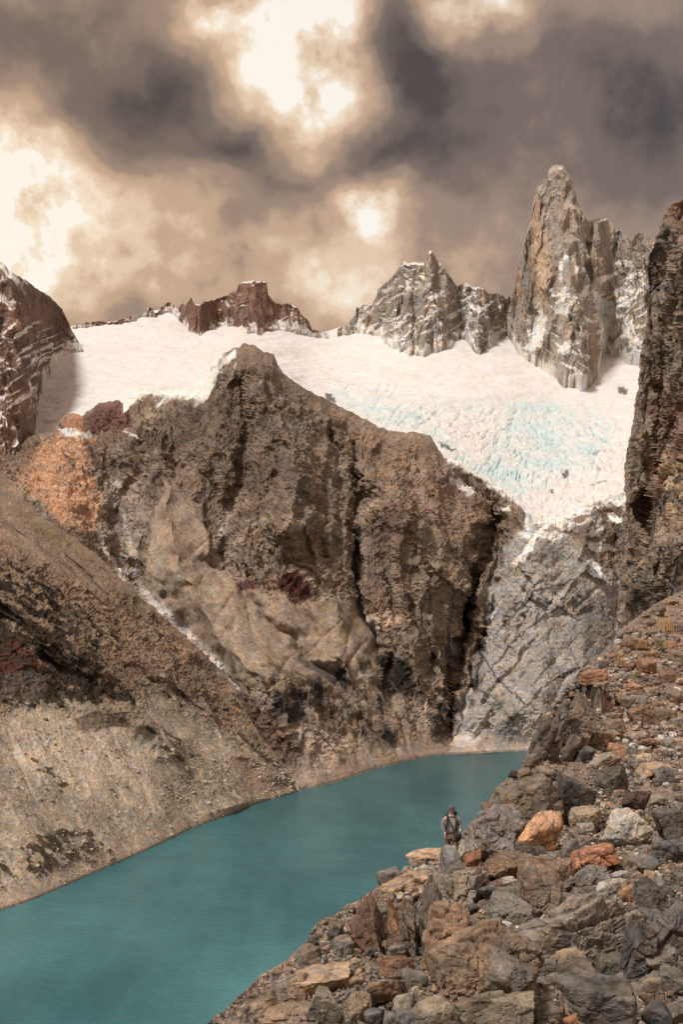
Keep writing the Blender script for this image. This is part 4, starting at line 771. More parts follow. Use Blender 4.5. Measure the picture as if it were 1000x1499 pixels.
outc = np.clip(pmask(Uf, Vf, [(600,1300),(680,1285),(760,1270),(860,1290),(1000,1330),(1160,1330),(1160,2250),(300,2250),(430,1520),(640,1480),(600,1400)], 16)+pmask(Uf, Vf, [(640,1250),(700,1190),(730,1150),(800,1140),(830,1190),(780,1230),(720,1290),(650,1290)], 10)
               + pmask(Uf, Vf, [(525,1325),(600,1320),(610,1420),(520,1410)], 10), 0, 1)
blade = pmask(Uf, Vf, [(775,1100),(790,1060),(830,1000),(865,985),(880,1030),(870,1090),(830,1105),(800,1125)], 9)
deb = 1-np.clip(outc+blade, 0, 1)
sc = (Y/20.0)[..., None]**0.35                           # blocks far up the slope are larger
wq = P/sc; w = wq+np.stack([fbm(wq*0.6, 3, seed=801), fbm(wq*0.6, 3, seed=802), fbm(wq*0.6, 3, seed=803)], -1)*0.35
rot = np.stack([w[..., 0]*0.94+w[..., 2]*0.34, w[..., 1], -w[..., 0]*0.34+w[..., 2]*0.94], -1)
a1, r1, i1 = cells(rot*np.array([0.55, 0.5, 0.24]), 811, 0.9, 0.9); a2, r2, i2 = cells(rot*np.array([1.7, 1.5, 0.8]), 812, 1.0, 0.9); a3, r3, i3 = cells(w*4.6, 813, 1.1, 1.0); a4, r4, i4 = cells(wq*13.0, 814, 1.1, 1.0)
d1, q1, j1 = cells(w*1.3, 821, 0.8, 0.9); d2, q2, j2 = cells(w*3.2, 822, 0.9, 1.1); d3, q3, j3 = cells(wq*8.0, 823, 0.9, 1.2)
b1, s1, k1 = cells(np.stack([(w[..., 0]*0.88-w[..., 2]*0.47)*0.55, w[..., 1]*0.22, (w[..., 0]*0.47+w[..., 2]*0.88)*0.16], -1), 841, 1.1, 1.2)
b2, s2, k2 = cells(np.stack([(w[..., 0]*0.88-w[..., 2]*0.47)*1.8, w[..., 1]*0.6, (w[..., 0]*0.47+w[..., 2]*0.88)*0.6], -1), 842, 1.1, 1.2)
big = ridged(wq*0.25, 4, seed=805)-0.4; fine = fbm(wq*3.0, 5, seed=806, g=0.6)
att = np.clip(24/Y, 0.0, 1.0)**1.5
h_o = a1*0.34-np.exp(-r1*12)*0.12+a2*0.13-np.exp(-r2*10)*0.04+(a3*0.035+a4*0.01)*att+big*0.35+fine*0.04
h_d = d1*0.10+d2*0.055*att+d3*0.025*att+big*0.2+fine*0.035
h_b = b1*0.8+b2*0.22+d2*0.04
h = (h_o*outc+h_d*deb+h_b*blade)*sc[..., 0]
P = P+nrm*(h*(0.2+0.8*fadeT))[..., None]
# rock colours
n1 = fbm(wq*0.5, 5, seed=851, g=0.6); n2 = fbm(wq*1.8, 5, seed=852, g=0.65); n3 = fbm(wq*0.9+7, 5, seed=853, g=0.6)
C = np.zeros(P.shape)+A(128, 110, 94)
pal = np.array([A(126,112,100), A(104,94,88), A(150,124,100), A(138,112,88), A(92,84,82), A(160,140,120), A(118,92,76), A(136,122,112)])
ci = (np.where(deb > 0.5, j2, i2)*7.99).astype(int).clip(0, 7); C = lerp(C, pal[ci], 0.6)
ci3 = (j3*7.99).astype(int).clip(0, 7); C = np.where((deb > 0.5)[..., None], lerp(C, pal[ci3], 0.55), C)
og = A(122, 112, 104)*(1+0.2*n2)[..., None]; og = paint(og, sstep(0.0, 0.5, n1)*0.7, A(146, 120, 94)); og = paint(og, sstep(0.15, 0.55, n3)*0.75, A(128, 84, 60)); og = paint(og, sstep(-0.1, -0.5, n1)*0.6, A(84, 78, 76))
C = paint(C, outc*0.8, og); C = C*(1+0.2*gnoise(wq*9, 47)*att)[..., None]
C = paint(C, blade*0.85, A(98, 88, 80)*(0.8+0.4*k2)[..., None])
C = paint(C, pmask(Uf, Vf, [(870,990),(1000,865),(1160,800),(1160,1110),(1000,1110),(900,1090),(870,1040)], 14)*0.35, A(158, 124, 96))
C = paint(C, pmask(Uf, Vf, [(880,1060),(1000,1060),(1160,1060),(1160,1150),(900,1150),(820,1130)], 14)*0.45, A(156, 130, 102))
C = paint(C, pmask(Uf, Vf, [(800,1180),(1000,1150),(1160,1150),(1160,1290),(880,1290)], 14)*0.3, A(132, 116, 100))
C = paint(C, pmask(Uf, Vf, [(470,1360),(540,1310),(650,1250),(680,1280),(600,1310),(560,1350),(510,1400)], 12)*0.5, A(158, 126, 94))
C = paint(C, pmask(Uf, Vf, [(520,1340),(585,1320),(590,1400),(530,1410)], 7)*0.7, A(104, 64, 46))
C = paint(C, pmask(Uf, Vf, [(725,1270),(765,1275),(765,1330),(740,1350),(720,1310)], 7)*0.7, A(128, 76, 54))
C = paint(C, pmask(Uf, Vf, [(640,1350),(680,1340),(690,1400),(640,1430),(628,1390)], 9)*0.6, A(156, 104, 66))
C = paint(C, pmask(Uf, Vf, [(905,1000),(960,990),(985,1040),(900,1050)], 10)*0.6, A(172, 116, 80))
veg = sstep(0.1, 0.4, fbm(wq*1.2, 5, seed=861, g=0.6))
C = paint(C, veg*pmask(Uf, Vf, [(900,920),(1000,880),(1000,960),(900,980),(820,1040),(800,1030)], 12)*0.6, A(146, 118, 52))
C = paint(C, veg*pmask(Uf, Vf, [(740,1230),(830,1240),(900,1260),(920,1280),(740,1290)], 10)*0.6, A(84, 78, 38))
C = paint(C, veg*pmask(Uf, Vf, [(590,1270),(640,1265),(640,1300),(580,1300)], 8)*0.6, A(110, 98, 50))
C = C*(1+0.16*fbm(wq*5, 4, seed=855, g=0.7))[..., None]
# pixel lookup of the finished surface
GW, GH = 1000, 1500
gu = 500+P[..., 0]/P[..., 1]*F_PX; gv = HOR-P[..., 2]/P[..., 1]*F_PX
gbuf = np.full((GH//2+1, GW//2+1), 1e9)
iu = (gu/2).astype(int).ravel(); iv = (gv/2).astype(int).ravel(); ok = (iu >= 0) & (iu <= GW//2) & (iv >= 0) & (iv <= GH//2)
np.minimum.at(gbuf, (iv[ok], iu[ok]), P[..., 1].ravel()[ok])
def ground(u, v):
    u = min(max(u, 4), 996); v = min(v, 1494)
    for dv in range(0, 60, 2):
        a = gbuf[int((v+dv)/2) if v+dv < 1498 else 749][max(int(u/2)-1, 0):int(u/2)+2]
        if a.min() < 1e8: return float(np.median(a[a < 1e8]))
    return float(fY(u, v))
P2, C2 = back_rows(P, C, 14, 6.0, 1.5)
M_near = rock_material('slope_rock_near', 0.16, bump=0.75, rough=0.88, bdist=0.05, lo=0.62, hi=1.40)
finish(grid_obj('near_slope', P2, C2, M_near), 'rubble-covered rocky slope the hiker stands on', 'slope', kind='structure')
# ------------------------------------------------------------------ rocks
M_rock = rock_material('boulder_rock', 0.14, bump=0.7, rough=0.86, bdist=0.04, lo=0.60, hi=1.42, objcol=True)
_ico = {}
def ico(sub):
    if sub not in _ico:
        bm = bmesh.new(); bmesh.ops.create_icosphere(bm, subdivisions=sub, radius=1.0)
        _ico[sub] = (np.array([v.co[:] for v in bm.verts]), np.array([[v.index for v in f.verts] for f in bm.faces])); bm.free()
    return _ico[sub]
def rock_verts(sub, seed, planes=13, p=14, sx=1, sy=1, sz=1, boxy=0.0, rough=0.03, noise_m=1.0):
    """a block bounded by random planes, edges worn by p; fills a sx*sy*sz box"""
    r = np.random.RandomState(seed); d, f = ico(sub)
    n = r.normal(size=(planes, 3)); n /= np.linalg.norm(n, axis=1)[:, None]; hgt = r.uniform(0.62, 1.0, planes)
    if boxy:
        ax = np.array([[1,0,0],[-1,0,0],[0,1,0],[0,-1,0],[0,0,1],[0,0,-1]], float)+r.normal(size=(6, 3))*0.24; ax /= np.linalg.norm(ax, axis=1)[:, None]
        n = np.r_[ax, n]; hgt = np.r_[np.full(6, 0.66)*r.uniform(0.8, 1.15, 6), hgt+boxy*0.16-0.06]
    t = np.clip(d@n.T, 0, None)/hgt; p = p*(1.3 if p < 10 else 4.0); rad = (t**p).sum(1)**(-1.0/p)
    v = d*np.minimum(rad, 1.6)[:, None]
    lo, hi = v.min(0), v.max(0); v = (v-(lo+hi)/2)/(hi-lo)
    v = v*np.array([sx, sy, sz])
    s = (sx*sy*sz)**(1/3.0); nd = v/(np.linalg.norm(v, axis=1)[:, None]+1e-9)
    q = v/s*2.2+seed*1.37
    c1, k1_, _ = cells(q*1.1, seed+1, 1.0, 0.8); c2, k2_, _ = cells(q*2.8, seed+2, 1.0, 0.9)
    c3, _, _ = cells(q*6.5, seed+4, 1.0, 0.9)
    hh = c1*0.055+c2*0.028+c3*0.010+fbm(q*1.6, 6, seed=seed+3, g=0.65)*rough*0.8-np.exp(-k1_*22)*0.03
    return v+nd*(hh*s*noise_m)[:, None], f
def place_rock(name, u, v, w, h, col, label, cat='boulder', seed=0, sub=4, depth=0.9, roll=0, yaw=0, boxy=0.0, planes=13, p=14, sink=0.22, group=None, rough=0.03, noise_m=1.0, near=0.0, kind=None):
    Y = ground(u, v+h*0.28)-near; k = Y/F_PX
    sx, sz = w*k, h*k*1.04; sy = max(sx, sz)*depth
    V3, f = rock_verts(sub, seed, planes, p, sx, sy, sz, boxy, rough, noise_m)
    if roll or yaw:
        R_ = np.array(Matrix.Rotation(math.radians(yaw), 3, 'Z') @ Matrix.Rotation(math.radians(roll), 3, 'Y')); V3 = V3@R_.T
    o = mesh_from(name, V3, f, mat=M_rock, smooth=sub < 5)
    o.location = ((u-500)*k, Y+sy*0.15, (HOR-v)*k-sz*0.04); o.color = (*[float(x) for x in A(*col)*np.array([1.03, 1.0, 0.94])], 1)
    if kind: finish(o, label, None, group, kind)
    else: finish(o, label, cat, group)
    return o
OUTC = [ # u, v, w, h, colour, label, depth, roll, boxy, p, seed
 (668,1313,104,62,(136,124,114),'flat topped grey rock outcrop with a dark upright left side',1.1,-4,0.9,12,21),
 (712,1420,160,116,(122,102,84),'broad brown rounded outcrop carrying a small white patch of stone',0.8,-8,0.5,9,22),
 (652,1392,62,120,(138,108,84),'rusty orange upright flank of rock left of the broad brown outcrop',0.8,8,0.7,12,23),
 (866,1376,176,118,(124,114,106),'largest smooth grey slab sloping down to the left in the lower right',0.9,-24,0.8,12,24),
 (856,1292,78,44,(112,104,100),'low grey slab of bedrock right below the rust orange boulder',1.0,6,0.8,12,25),
 (792,1316,64,80,(122,106,92),'grey brown upright ledge between the two largest outcrops',0.8,10,0.8,12,26),
 (984,1376,66,130,(98,92,90),'dark grey cracked block column at the right edge of the photo',0.8,2,0.9,16,27),
 (826,1452,86,96,(140,120,96),'tan and dark smooth rib of rock behind the long dark block',0.8,-14,0.6,10,28),
 (936,1396,44,104,(92,86,84),'narrow dark upright slab between the big grey slab and the cracked column',0.8,4,0.9,16,29),
 (546,1368,62,92,(100,76,62),'dark rust red block face with hollows beside the twin upright columns',0.8,0,0.6,12,30),
 (634,1362,34,130,(92,84,78),'tall dark grey rock edge left of the flat topped outcrop',0.9,3,0.9,16,31),
 (722,1222,58,88,(126,118,116),'grey leaning slab right of the hiker',0.8,24,0.9,14,32),
 (699,1232,36,56,(118,112,108),'narrow grey slab immediately right of the hiker rock',0.8,18,0.9,14,49),
 (750,1274,66,40,(118,98,82),'brown grey ledge beneath the orange rounded boulder',0.9,0,0.6,12,33),
 (806,1284,76,46,(124,100,82),'rounded brown outcrop left of the rust orange boulder',0.9,-6,0.5,9,34),
 (626,1255,58,18,(176,144,114),'pale tan flat ledge left of the hiker',1.1,-4,0.8,12,35),
 (474,1440,80,30,(158,134,108),'flat tan slab above the grey angular block',1.1,-8,0.9,12,36),
 (424,1458,76,50,(124,106,90),'grey brown outcrop near the lower left shoreline edge',0.9,-18,0.6,10,37),
 (424,1492,76,30,(136,116,96),'low pale brown slab at the bottom left of the slope',0.9,-10,0.7,10,38),
 (522,1478,34,52,(134,116,98),'narrow tan rock rib right of the grey angular block',0.9,10,0.9,14,39),
 (578,1366,20,76,(132,98,72),'left one of the twin upright rock columns',0.9,2,1.0,18,40),
 (600,1368,24,80,(116,100,84),'right one of the twin upright rock columns',0.9,-4,1.0,18,41),
 (776,1250,46,30,(92,84,80),'dark rock shelf under the left side of the orange rounded boulder',0.9,0,0.7,12,42),
 (826,1070,34,60,(98,88,82),'dark blade of rock in the middle of the jagged bluff',0.9,22,0.9,16,43),
 (800,1085,32,52,(90,80,74),'dark blade of rock at the left foot of the jagged bluff',0.9,26,0.9,16,44),
 (856,1052,32,64,(112,96,84),'brown blade of rock at the right side of the jagged bluff',0.9,20,0.9,16,45),
 (880,1086,40,36,(142,112,86),'tan block below the right end of the jagged bluff',0.9,10,0.8,14,46),
 (600,1294,80,20,(150,124,98),'low tan rock step on the slope edge below the hiker',1.0,-14,0.7,12,47),
 (738,1175,34,44,(120,108,100),'grey upright slab at the slope edge above the leaning slab',0.8,14,0.9,14,48),
]
for i, (u, v, w, h, c, lb, dp, rl, bx, pp, sd_) in enumerate(OUTC):
    place_rock('rock_outcrop', u, v, w*1.06, h*1.06, c, lb, 'rock outcrop', seed=sd_, sub=6 if w*h > 4500 else 5, depth=dp, roll=rl, boxy=bx, p=pp, planes=12, noise_m=1.25)
BOULD = [ # u, v, w, h, colour, label, landmark name, roll, boxy, p
 (794,1222,66,60,(186,138,96),'orange tan rounded boulder, biggest one right of the hiker','the orange rounded boulder',-10,0,7),
 (918,1214,62,58,(166,160,152),'whitish grey angular boulder standing on its corner','the whitish grey boulder',20,0.2,12),
 (870,1254,68,36,(172,114,78),'rust orange flat boulder below the whitish grey one','the rust orange boulder',-6,0.5,12),
 (900,1144,50,38,(92,86,82),'dark grey rounded boulder tilted to the upper right','the tilted dark grey boulder',-24,0.3,10),
 (934,1174,42,28,(88,66,60),'dark maroon boulder above the whitish grey one','the maroon boulder',0,0.3,9),
 (780,1172,80,60,(112,100,86),'big grey tan boulder above the orange rounded one','the big grey tan boulder',-20,0.4,11),
 (840,1178,66,68,(84,80,78),'charcoal angular boulder right of the big grey tan one','the charcoal boulder',24,0.3,14),
 (860,1197,46,28,(156,136,112),'speckled tan boulder at the foot of the charcoal one','the speckled tan boulder',-10,0.3,9),
 (860,1215,24,18,(136,130,122),'small pale grey boulder below the speckled tan one','the small pale grey boulder',0,0.5,12),
 (982,1208,52,44,(90,84,80),'dark brown grey boulder at the right edge beside the whitish one','the dark right edge boulder',0,0.5,12),
 (984,1246,62,36,(96,94,94),'smooth dark grey lens shaped boulder at the right edge','the lens shaped boulder',8,0.5,9),
 (978,1134,34,24,(112,104,98),'square grey boulder on the scree at the right edge','the square grey boulder',0,0.9,16),
 (886,1115,44,18,(140,128,116),'pale grey slab tilted to the right above the tilted dark boulder','the tilted pale slab',-28,0.8,12),
 (922,1101,20,16,(116,108,102),'small grey boulder right of the tilted pale slab','the small grey scree boulder',0,0.4,10),
 (982,1086,18,12,(128,120,114),'small oval grey boulder highest on the right scree','the oval grey boulder',0,0.2,8),
 (958,1126,44,18,(160,134,108),'flat tan slab left of the square grey boulder','the flat tan scree slab',-8,0.8,12),
 (694,1258,28,18,(140,92,62),'rusty brown block at the foot of the leaning slab','the rusty brown block',-14,0.6,12),
 (836,1242,26,22,(108,102,98),'grey block between the orange and rust boulders','the grey block between boulders',0,0.5,12),
 (804,1257,22,13,(112,108,106),'low grey stone right under the orange rounded boulder','the low grey stone',0,0.2,8),
 (770,1256,18,12,(118,112,108),'low grey stone left under the orange rounded boulder','the left low grey stone',0,0.2,8),
 (966,1172,24,18,(126,114,98),'olive tan boulder right of the maroon one','the olive tan boulder',0,0.3,10),
 (754,1134,16,10,(58,54,52),'black stone on the slope edge against the lake','the black edge stone',0,0.4,10),
 (937,1120,28,18,(112,106,102),'rounded grey boulder left of the flat tan slab','the rounded grey boulder',0,0.3,9),
 (908,1162,16,12,(128,112,98),'small brown stone under the tilted dark grey boulder','the small brown stone',0,0.3,10),
 (944,1110,26,10,(186,158,126),'pale tan flat stone above the rounded grey boulder','the pale tan flat stone',-6,0.5,10),
 (948,1262,34,22,(104,100,98),'flat dark slab left of the lens shaped boulder','the flat dark slab',20,0.8,12),
 (757,1156,22,16,(106,98,92),'small grey stone left over the big grey tan boulder','the small edge stone',0,0.4,10),
 (880,1466,118,66,(98,94,92),'long dark grey block with flat top at the bottom of the photo','the long dark block',10,0.8,13),
 (956,1453,42,34,(150,130,106),'rounded tan boulder right of the long dark block','the rounded tan boulder',0,0.1,8),
 (748,1434,64,54,(112,106,102),'angular grey boulder above the flat square slab','the angular grey boulder',18,0.4,16),
 (702,1480,82,56,(112,104,92),'pointed grey boulder with pale corner at the bottom edge','the pointed grey boulder',-30,0.4,14),
 (642,1488,64,40,(134,124,112),'rounded pale grey boulder at the bottom edge','the rounded pale bottom boulder',-12,0.2,9),
 (754,1479,62,38,(126,116,102),'flat square grey slab at the bottom between boulders','the flat square slab',0,1.0,16),
 (910,1492,44,24,(172,142,118),'pinkish rounded boulder below the long dark block','the pinkish boulder',0,0.2,9),
 (956,1312,48,42,(90,86,84),'dark grey wedge boulder in the right half above the big slab','the dark wedge boulder',22,0.4,14),
 (896,1307,44,36,(162,156,148),'white grey cracked boulder left of the small orange one','the white grey cracked boulder',-12,0.5,14),
 (922,1308,24,22,(178,126,80),'small orange boulder between the white and dark ones','the small orange boulder',0,0.2,9),
 (734,1357,28,18,(172,166,156),'pale grey three cornered stone on the brown outcrop','the pale three cornered stone',0,0.3,16),
 (744,1367,18,13,(130,104,76),'brown cube shaped stone under the pale three cornered one','the brown cube stone',10,1.0,16),
 (766,1362,20,8,(206,192,170),'white bar shaped stone on the brown outcrop','the white bar stone',4,0.8,12),
 (707,1409,17,16,(206,180,160),'whitish pink patch of stone on the brown outcrop face','the whitish pink stone',20,0.3,10),
 (670,1341,14,9,(176,162,150),'small pale stone on the step below the flat topped outcrop','the small pale step stone',0,0.3,9),
 (994,1483,34,26,(118,108,98),'grey brown boulder in the bottom right corner','the corner boulder',0,0.4,10),
 (962,1487,40,34,(84,82,84),'dark blue grey wedge under the rounded tan boulder','the blue grey wedge',-34,0.6,16),
 (948,1340,11,12,(176,170,162),'small whitish upright stone below the dark wedge boulder','the whitish upright stone',0,0.6,12),
 (836,1495,20,14,(156,96,58),'small rust stone at the bottom edge left of the pinkish boulder','the small rust stone',0,0.2,9),
 (476,1473,48,42,(122,118,112),'grey angular block near the bottom left of the slope','the grey angular block',8,0.9,16),
 (568,1446,56,32,(122,96,76),'brown blocky boulder under the twin columns','the brown blocky boulder',0,0.8,13),
 (592,1468,30,28,(142,138,128),'pale grey rounded boulder below the brown blocky one','the pale rounded boulder',0,0.3,9),
 (548,1489,28,22,(108,102,100),'round dark grey boulder at the bottom edge','the round dark bottom boulder',0,0.2,8),
 (573,1491,20,18,(118,112,106),'small grey boulder right of the round dark one','the small bottom boulder',0,0.2,8),
 (582,1414,52,22,(124,92,74),'flat rust brown slab above the brown blocky boulder','the flat rust slab',-4,0.6,11),
 (502,1414,16,6,(202,190,174),'thin white stone left of the flat rust slab','the thin white stone',-6,0.5,10),
 (522,1437,22,14,(126,110,96),'small grey brown wedge on the tan slab','the small grey brown wedge',-10,0.4,12),
 (581,1432,24,12,(166,138,108),'tan flat stone resting on the brown blocky boulder','the tan flat stone',0,0.5,10),
 (462,1414,18,12,(106,98,92),'dark grey stone near the left slope edge','the dark grey edge stone',0,0.3,9),
 (504,1427,14,14,(96,92,90),'small dark stone under the thin white one','the small dark stone',0,0.3,9),
 (569,1286,34,26,(112,108,106),'blue grey block on the slope edge against the lake','the blue grey edge block',-10,0.7,14),
 (664,1263,34,44,(120,118,118),'upright grey rock in front of the hiker\'s boots','the grey rock before the hiker',4,0.9,14),
 (680,1246,18,30,(150,142,132),'pale upright rock touching the hiker\'s left leg','the pale rock by the hiker',10,0.7,14),
]
LM = []
for i, (u, v, w, h, c, lb, lm, rl, bx, pp) in enumerate(BOULD):
    place_rock('boulder', u, v, w*1.08, h*1.08, c, lb, 'boulder', seed=100+i, sub=5 if w > 40 else 4, depth=0.85, roll=rl, boxy=bx, p=pp, planes=12, near=0.25+w*0.012, noise_m=0.85, group=None)
    LM.append((u, v, w, h, lm))
# ---- further ledges, slabs and blades of bedrock packed between the named ones
def rel(u, v, lms, skip=0):
    for a in sorted(lms, key=lambda a: math.hypot((u-a[0]), (v-a[1]))-0.3*(a[2]+a[3])/2)[skip:8]:
        ang = math.degrees(math.atan2(v-a[1], u-a[0])) % 360
        yield ['right of', 'below and right of', 'below', 'below and left of', 'left of', 'above and left of', 'above', 'above and right of'][int((ang+22.5)//45) % 8], a[4]
r_ = np.random.RandomState(23); SL = []; used_lab = {}
SLZ = [((590,1290,1000,1499), 34, (30, 66), (92, 112)), ((850,900,1000,1100), 30, (20, 42), (94, 120)), ((900,880,1000,960), 9, (16, 34), (98, 124)), ((785,1010,880,1110), 14, (16, 30), (84, 100)), ((700,1130,800,1240), 8, (24, 44), (100, 116)), ((430,1330,620,1480), 12, (24, 48), (100, 122)), ((880,1290,1000,1400), 6, (30, 50), (92, 108))]
for (x0, y0, x1, y1), n_, (w0, w1), (t0, t1) in SLZ:
    k_ = 0; tr = 0
    while k_ < n_ and tr < 900:
        tr += 1; u = r_.uniform(x0, x1); v = r_.uniform(y0, y1); w = r_.uniform(w0, w1); h = w*r_.uniform(0.4, 0.9)
        blade_ = (785 <= x0 < 850)
        if blade_: h = w*r_.uniform(1.4, 2.1)
        if not (v-h*0.75 > np.interp(u, [a for a, b in F_TOP], [b for a, b in F_TOP])): continue
        if any(abs(u-a[0]) < a[2]*0.5+w*0.12 and abs(v-a[1]) < a[3]*0.5+h*0.12 for a in LM): continue
        if any(abs(u-a[0]) < (a[2]+w)*0.36 and abs(v-a[1]) < (a[3]+h)*0.36 for a in SL): continue
        t = r_.uniform(t0, t1); wm = r_.choice([0, 0, 1, 2], p=[.3, .3, .25, .15]); c = (t*(1.02+.07*wm), t*(0.98-.02*wm), t*(0.92-.08*wm)); tn = ['grey', 'brown', 'rusty brown'][wm]
        if v < 1105 and u > 850: c = (c[0]*1.16, c[1]*1.02, c[2]*0.88); tn = ['tan grey', 'tan brown', 'rusty tan'][wm]
        for dr, nm in rel(u, v, LM):
            lb = f"{'small' if w < (w0+w1)/2 else 'large'} {'upright' if blade_ else ('flat' if h < w*0.6 else 'blocky')} {tn} ledge of rock {dr} {nm}"
            if lb not in used_lab: break
        if lb in used_lab: continue
        used_lab[lb] = 1
        place_rock('rock_ledge', u, v, w, h, c, lb, 'rock ledge', seed=int(r_.randint(9999)), sub=5 if w > 40 else 4, depth=r_.uniform(0.7, 1.1), roll=r_.uniform(16, 32) if blade_ else r_.uniform(-22, 22), boxy=r_.uniform(0.4, 1.0), p=r_.uniform(12, 20), planes=13, near=0.0, noise_m=1.2, group='bedrock ledges between the boulders')
        SL.append((u, v, w, h)); k_ += 1
# ---- smaller loose stones, one object each
protos = []
for k in range(16):
    Vp, fp = rock_verts(3, 400+k, 12, 12, 1, 0.9, 0.72, boxy=0.35 if k % 2 else 0.9, noise_m=1.0)
    me = None; protos.append((Vp, fp))
pmesh = []
TONES = [('grey', (124,115,104)), ('pale', (164,152,138)), ('dark', (86,79,73)), ('rusty', (134,98,76)), ('tan', (158,130,102)), ('brown', (120,98,80)), ('orange', (160,122,90)), ('whitish', (186,178,166))]
def inF(u, v): return v > np.interp(u, [a for a, b in F_TOP], [b for a, b in F_TOP])+4
cand = []; tries = 0
r_ = np.random.RandomState(5)
ZONES = [((860,1110,1000,1200),3.0),((600,1300,700,1499),0.4),((430,1380,640,1499),2.6),((740,1180,1000,1300),3.2),((700,1440,1000,1499),1.5),((860,930,1000,1110),3.4),((790,1000,900,1110),1.6),((560,1250,660,1320),1.2),((640,1330,800,1390),0.9),((440,1330,540,1400),1.6),((880,1290,1000,1360),1.0)]
zs = np.array([z[1] for z in ZONES]); zs = zs/zs.sum()
while len(cand) < 232 and tries < 20000:
    tries += 1
    (x0, y0, x1, y1), _ = ZONES[r_.choice(len(ZONES), p=zs)]
    u = r_.uniform(x0, x1); v = r_.uniform(y0, y1); w = 7.5+r_.gamma(1.6, 4.2); 
    if v < 1110: w *= 0.75
    w = min(w, 30)
    if not inF(u, v+2): continue
    if any(abs(u-a[0]) < (a[2]+w)*0.48 and abs(v-a[1]) < (a[3]+w*0.7)*0.46 for a in LM): continue
    if any(abs(u-c_[0]) < (c_[2]+w)*0.45 and abs(v-c_[1]) < (c_[2]+w)*0.32 for c_ in cand): continue
    cand.append((u, v, w))
used_lab = {}
first = {}
for (u, v, w) in cand:
    k = r_.randint(16); ti = r_.choice(len(TONES), p=[.28, .13, .18, .08, .14, .13, .02, .04]); tn, tc = TONES[ti]
    if k not in first:
        first[k] = mesh_from('stone', protos[k][0], protos[k][1], mat=M_rock, smooth=False); o = first[k]
    else:
        o = first[k].copy(); COL.objects.link(o)
    Y = ground(u, v+w*0.2)-0.06; kk = Y/F_PX*w
    o.scale = (kk*r_.uniform(0.95, 1.1), kk*r_.uniform(0.8, 1.1), kk*r_.uniform(0.75, 1.15)); o.rotation_euler = (r_.uniform(-0.4, 0.4), r_.uniform(-0.45, 0.45), r_.uniform(0, 6.28))
    o.location = ((u-500)/F_PX*Y, Y+kk*0.1, (HOR-v)/F_PX*Y)
    b = r_.uniform(0.85, 1.15); o.color = (*[float(x)*b for x in A(*tc)], 1)
    best = sorted(LM, key=lambda a: math.hypot((u-a[0]), (v-a[1]))-0.3*(a[2]+a[3])/2)
    size = 'tiny' if w < 10 else ('small' if w < 15 else ('mid-sized' if w < 21 else 'larger'))
    for a in best[:8]:
        dx, dy = u-a[0], v-a[1]; ang = math.degrees(math.atan2(dy, dx)) % 360
        dr = ['right of', 'below and right of', 'below', 'below and left of', 'left of', 'above and left of', 'above', 'above and right of'][int((ang+22.5)//45) % 8]
        lb = f'{size} {tn} stone {dr} {a[4]}'
        if lb not in used_lab: break
    used_lab[lb] = 1
    finish(o, lb, 'stone', 'loose stones scattered over the near slope')
# ---- finer rubble: one mesh, far too many to count
sv, sf = ico(1); VV = []; FF = []; CC = []; base = 0
shapes = [rock_verts(1, 700+k, 9, 16, 1, 0.9, 0.7, boxy=0.5, noise_m=0.6)[0] for k in range(12)]
shapes2 = [rock_verts(2, 730+k, 9, 14, 1, 0.9, 0.7, boxy=0.5, noise_m=0.8) for k in range(12)]
cnt = 0; tries = 0; palr = np.array([A(*t[1]) for t in TONES])
while cnt < 9000 and tries < 120000:
    tries += 1
    if r_.rand() < 0.8:
        (x0, y0, x1, y1), _ = ZONES[r_.choice(len(ZONES), p=zs)]; u = r_.uniform(x0, x1); v = r_.uniform(y0, y1)
    else: u = r_.uniform(300, 1000); v = r_.uniform(870, 1499)
    if not inF(u, v): continue
    if fbm(np.array([[u*0.02, v*0.03, 0.5]]), 2, seed=9)[0] < -0.25+r_.uniform(-0.2, 0.2): continue
    w = 2.4+r_.gamma(1.5, 1.7)
    if v < 1110 and u > 840: w = w*1.35
    w = min(w, 13)
    Y = ground(u, v+1); kk = Y/F_PX*w
    if w > 5: s_, fc = shapes2[r_.randint(12)]
    else: s_ = shapes[r_.randint(12)]; fc = sf
    Rm = np.array(Matrix.Rotation(r_.uniform(0, 6.28), 3, 'Z') @ Matrix.Rotation(r_.uniform(-0.6, 0.6), 3, 'X'))
    q = (s_*kk)@Rm.T+np.array([(u-500)/F_PX*Y, Y, (HOR-v)/F_PX*Y+kk*0.05])
    VV.append(q); FF.append(fc+base); base += len(q); CC.append(np.repeat((palr[r_.choice(8, p=[.24, .15, .14, .09, .18, .14, .03, .03])]*r_.uniform(0.8, 1.2))[None], len(q), 0)); cnt += 1
finish(mesh_from('rubble', np.concatenate(VV), np.concatenate(FF), np.concatenate(CC), M_near, smooth=False), 'fine stone rubble littering the near slope', 'rubble', kind='stuff')
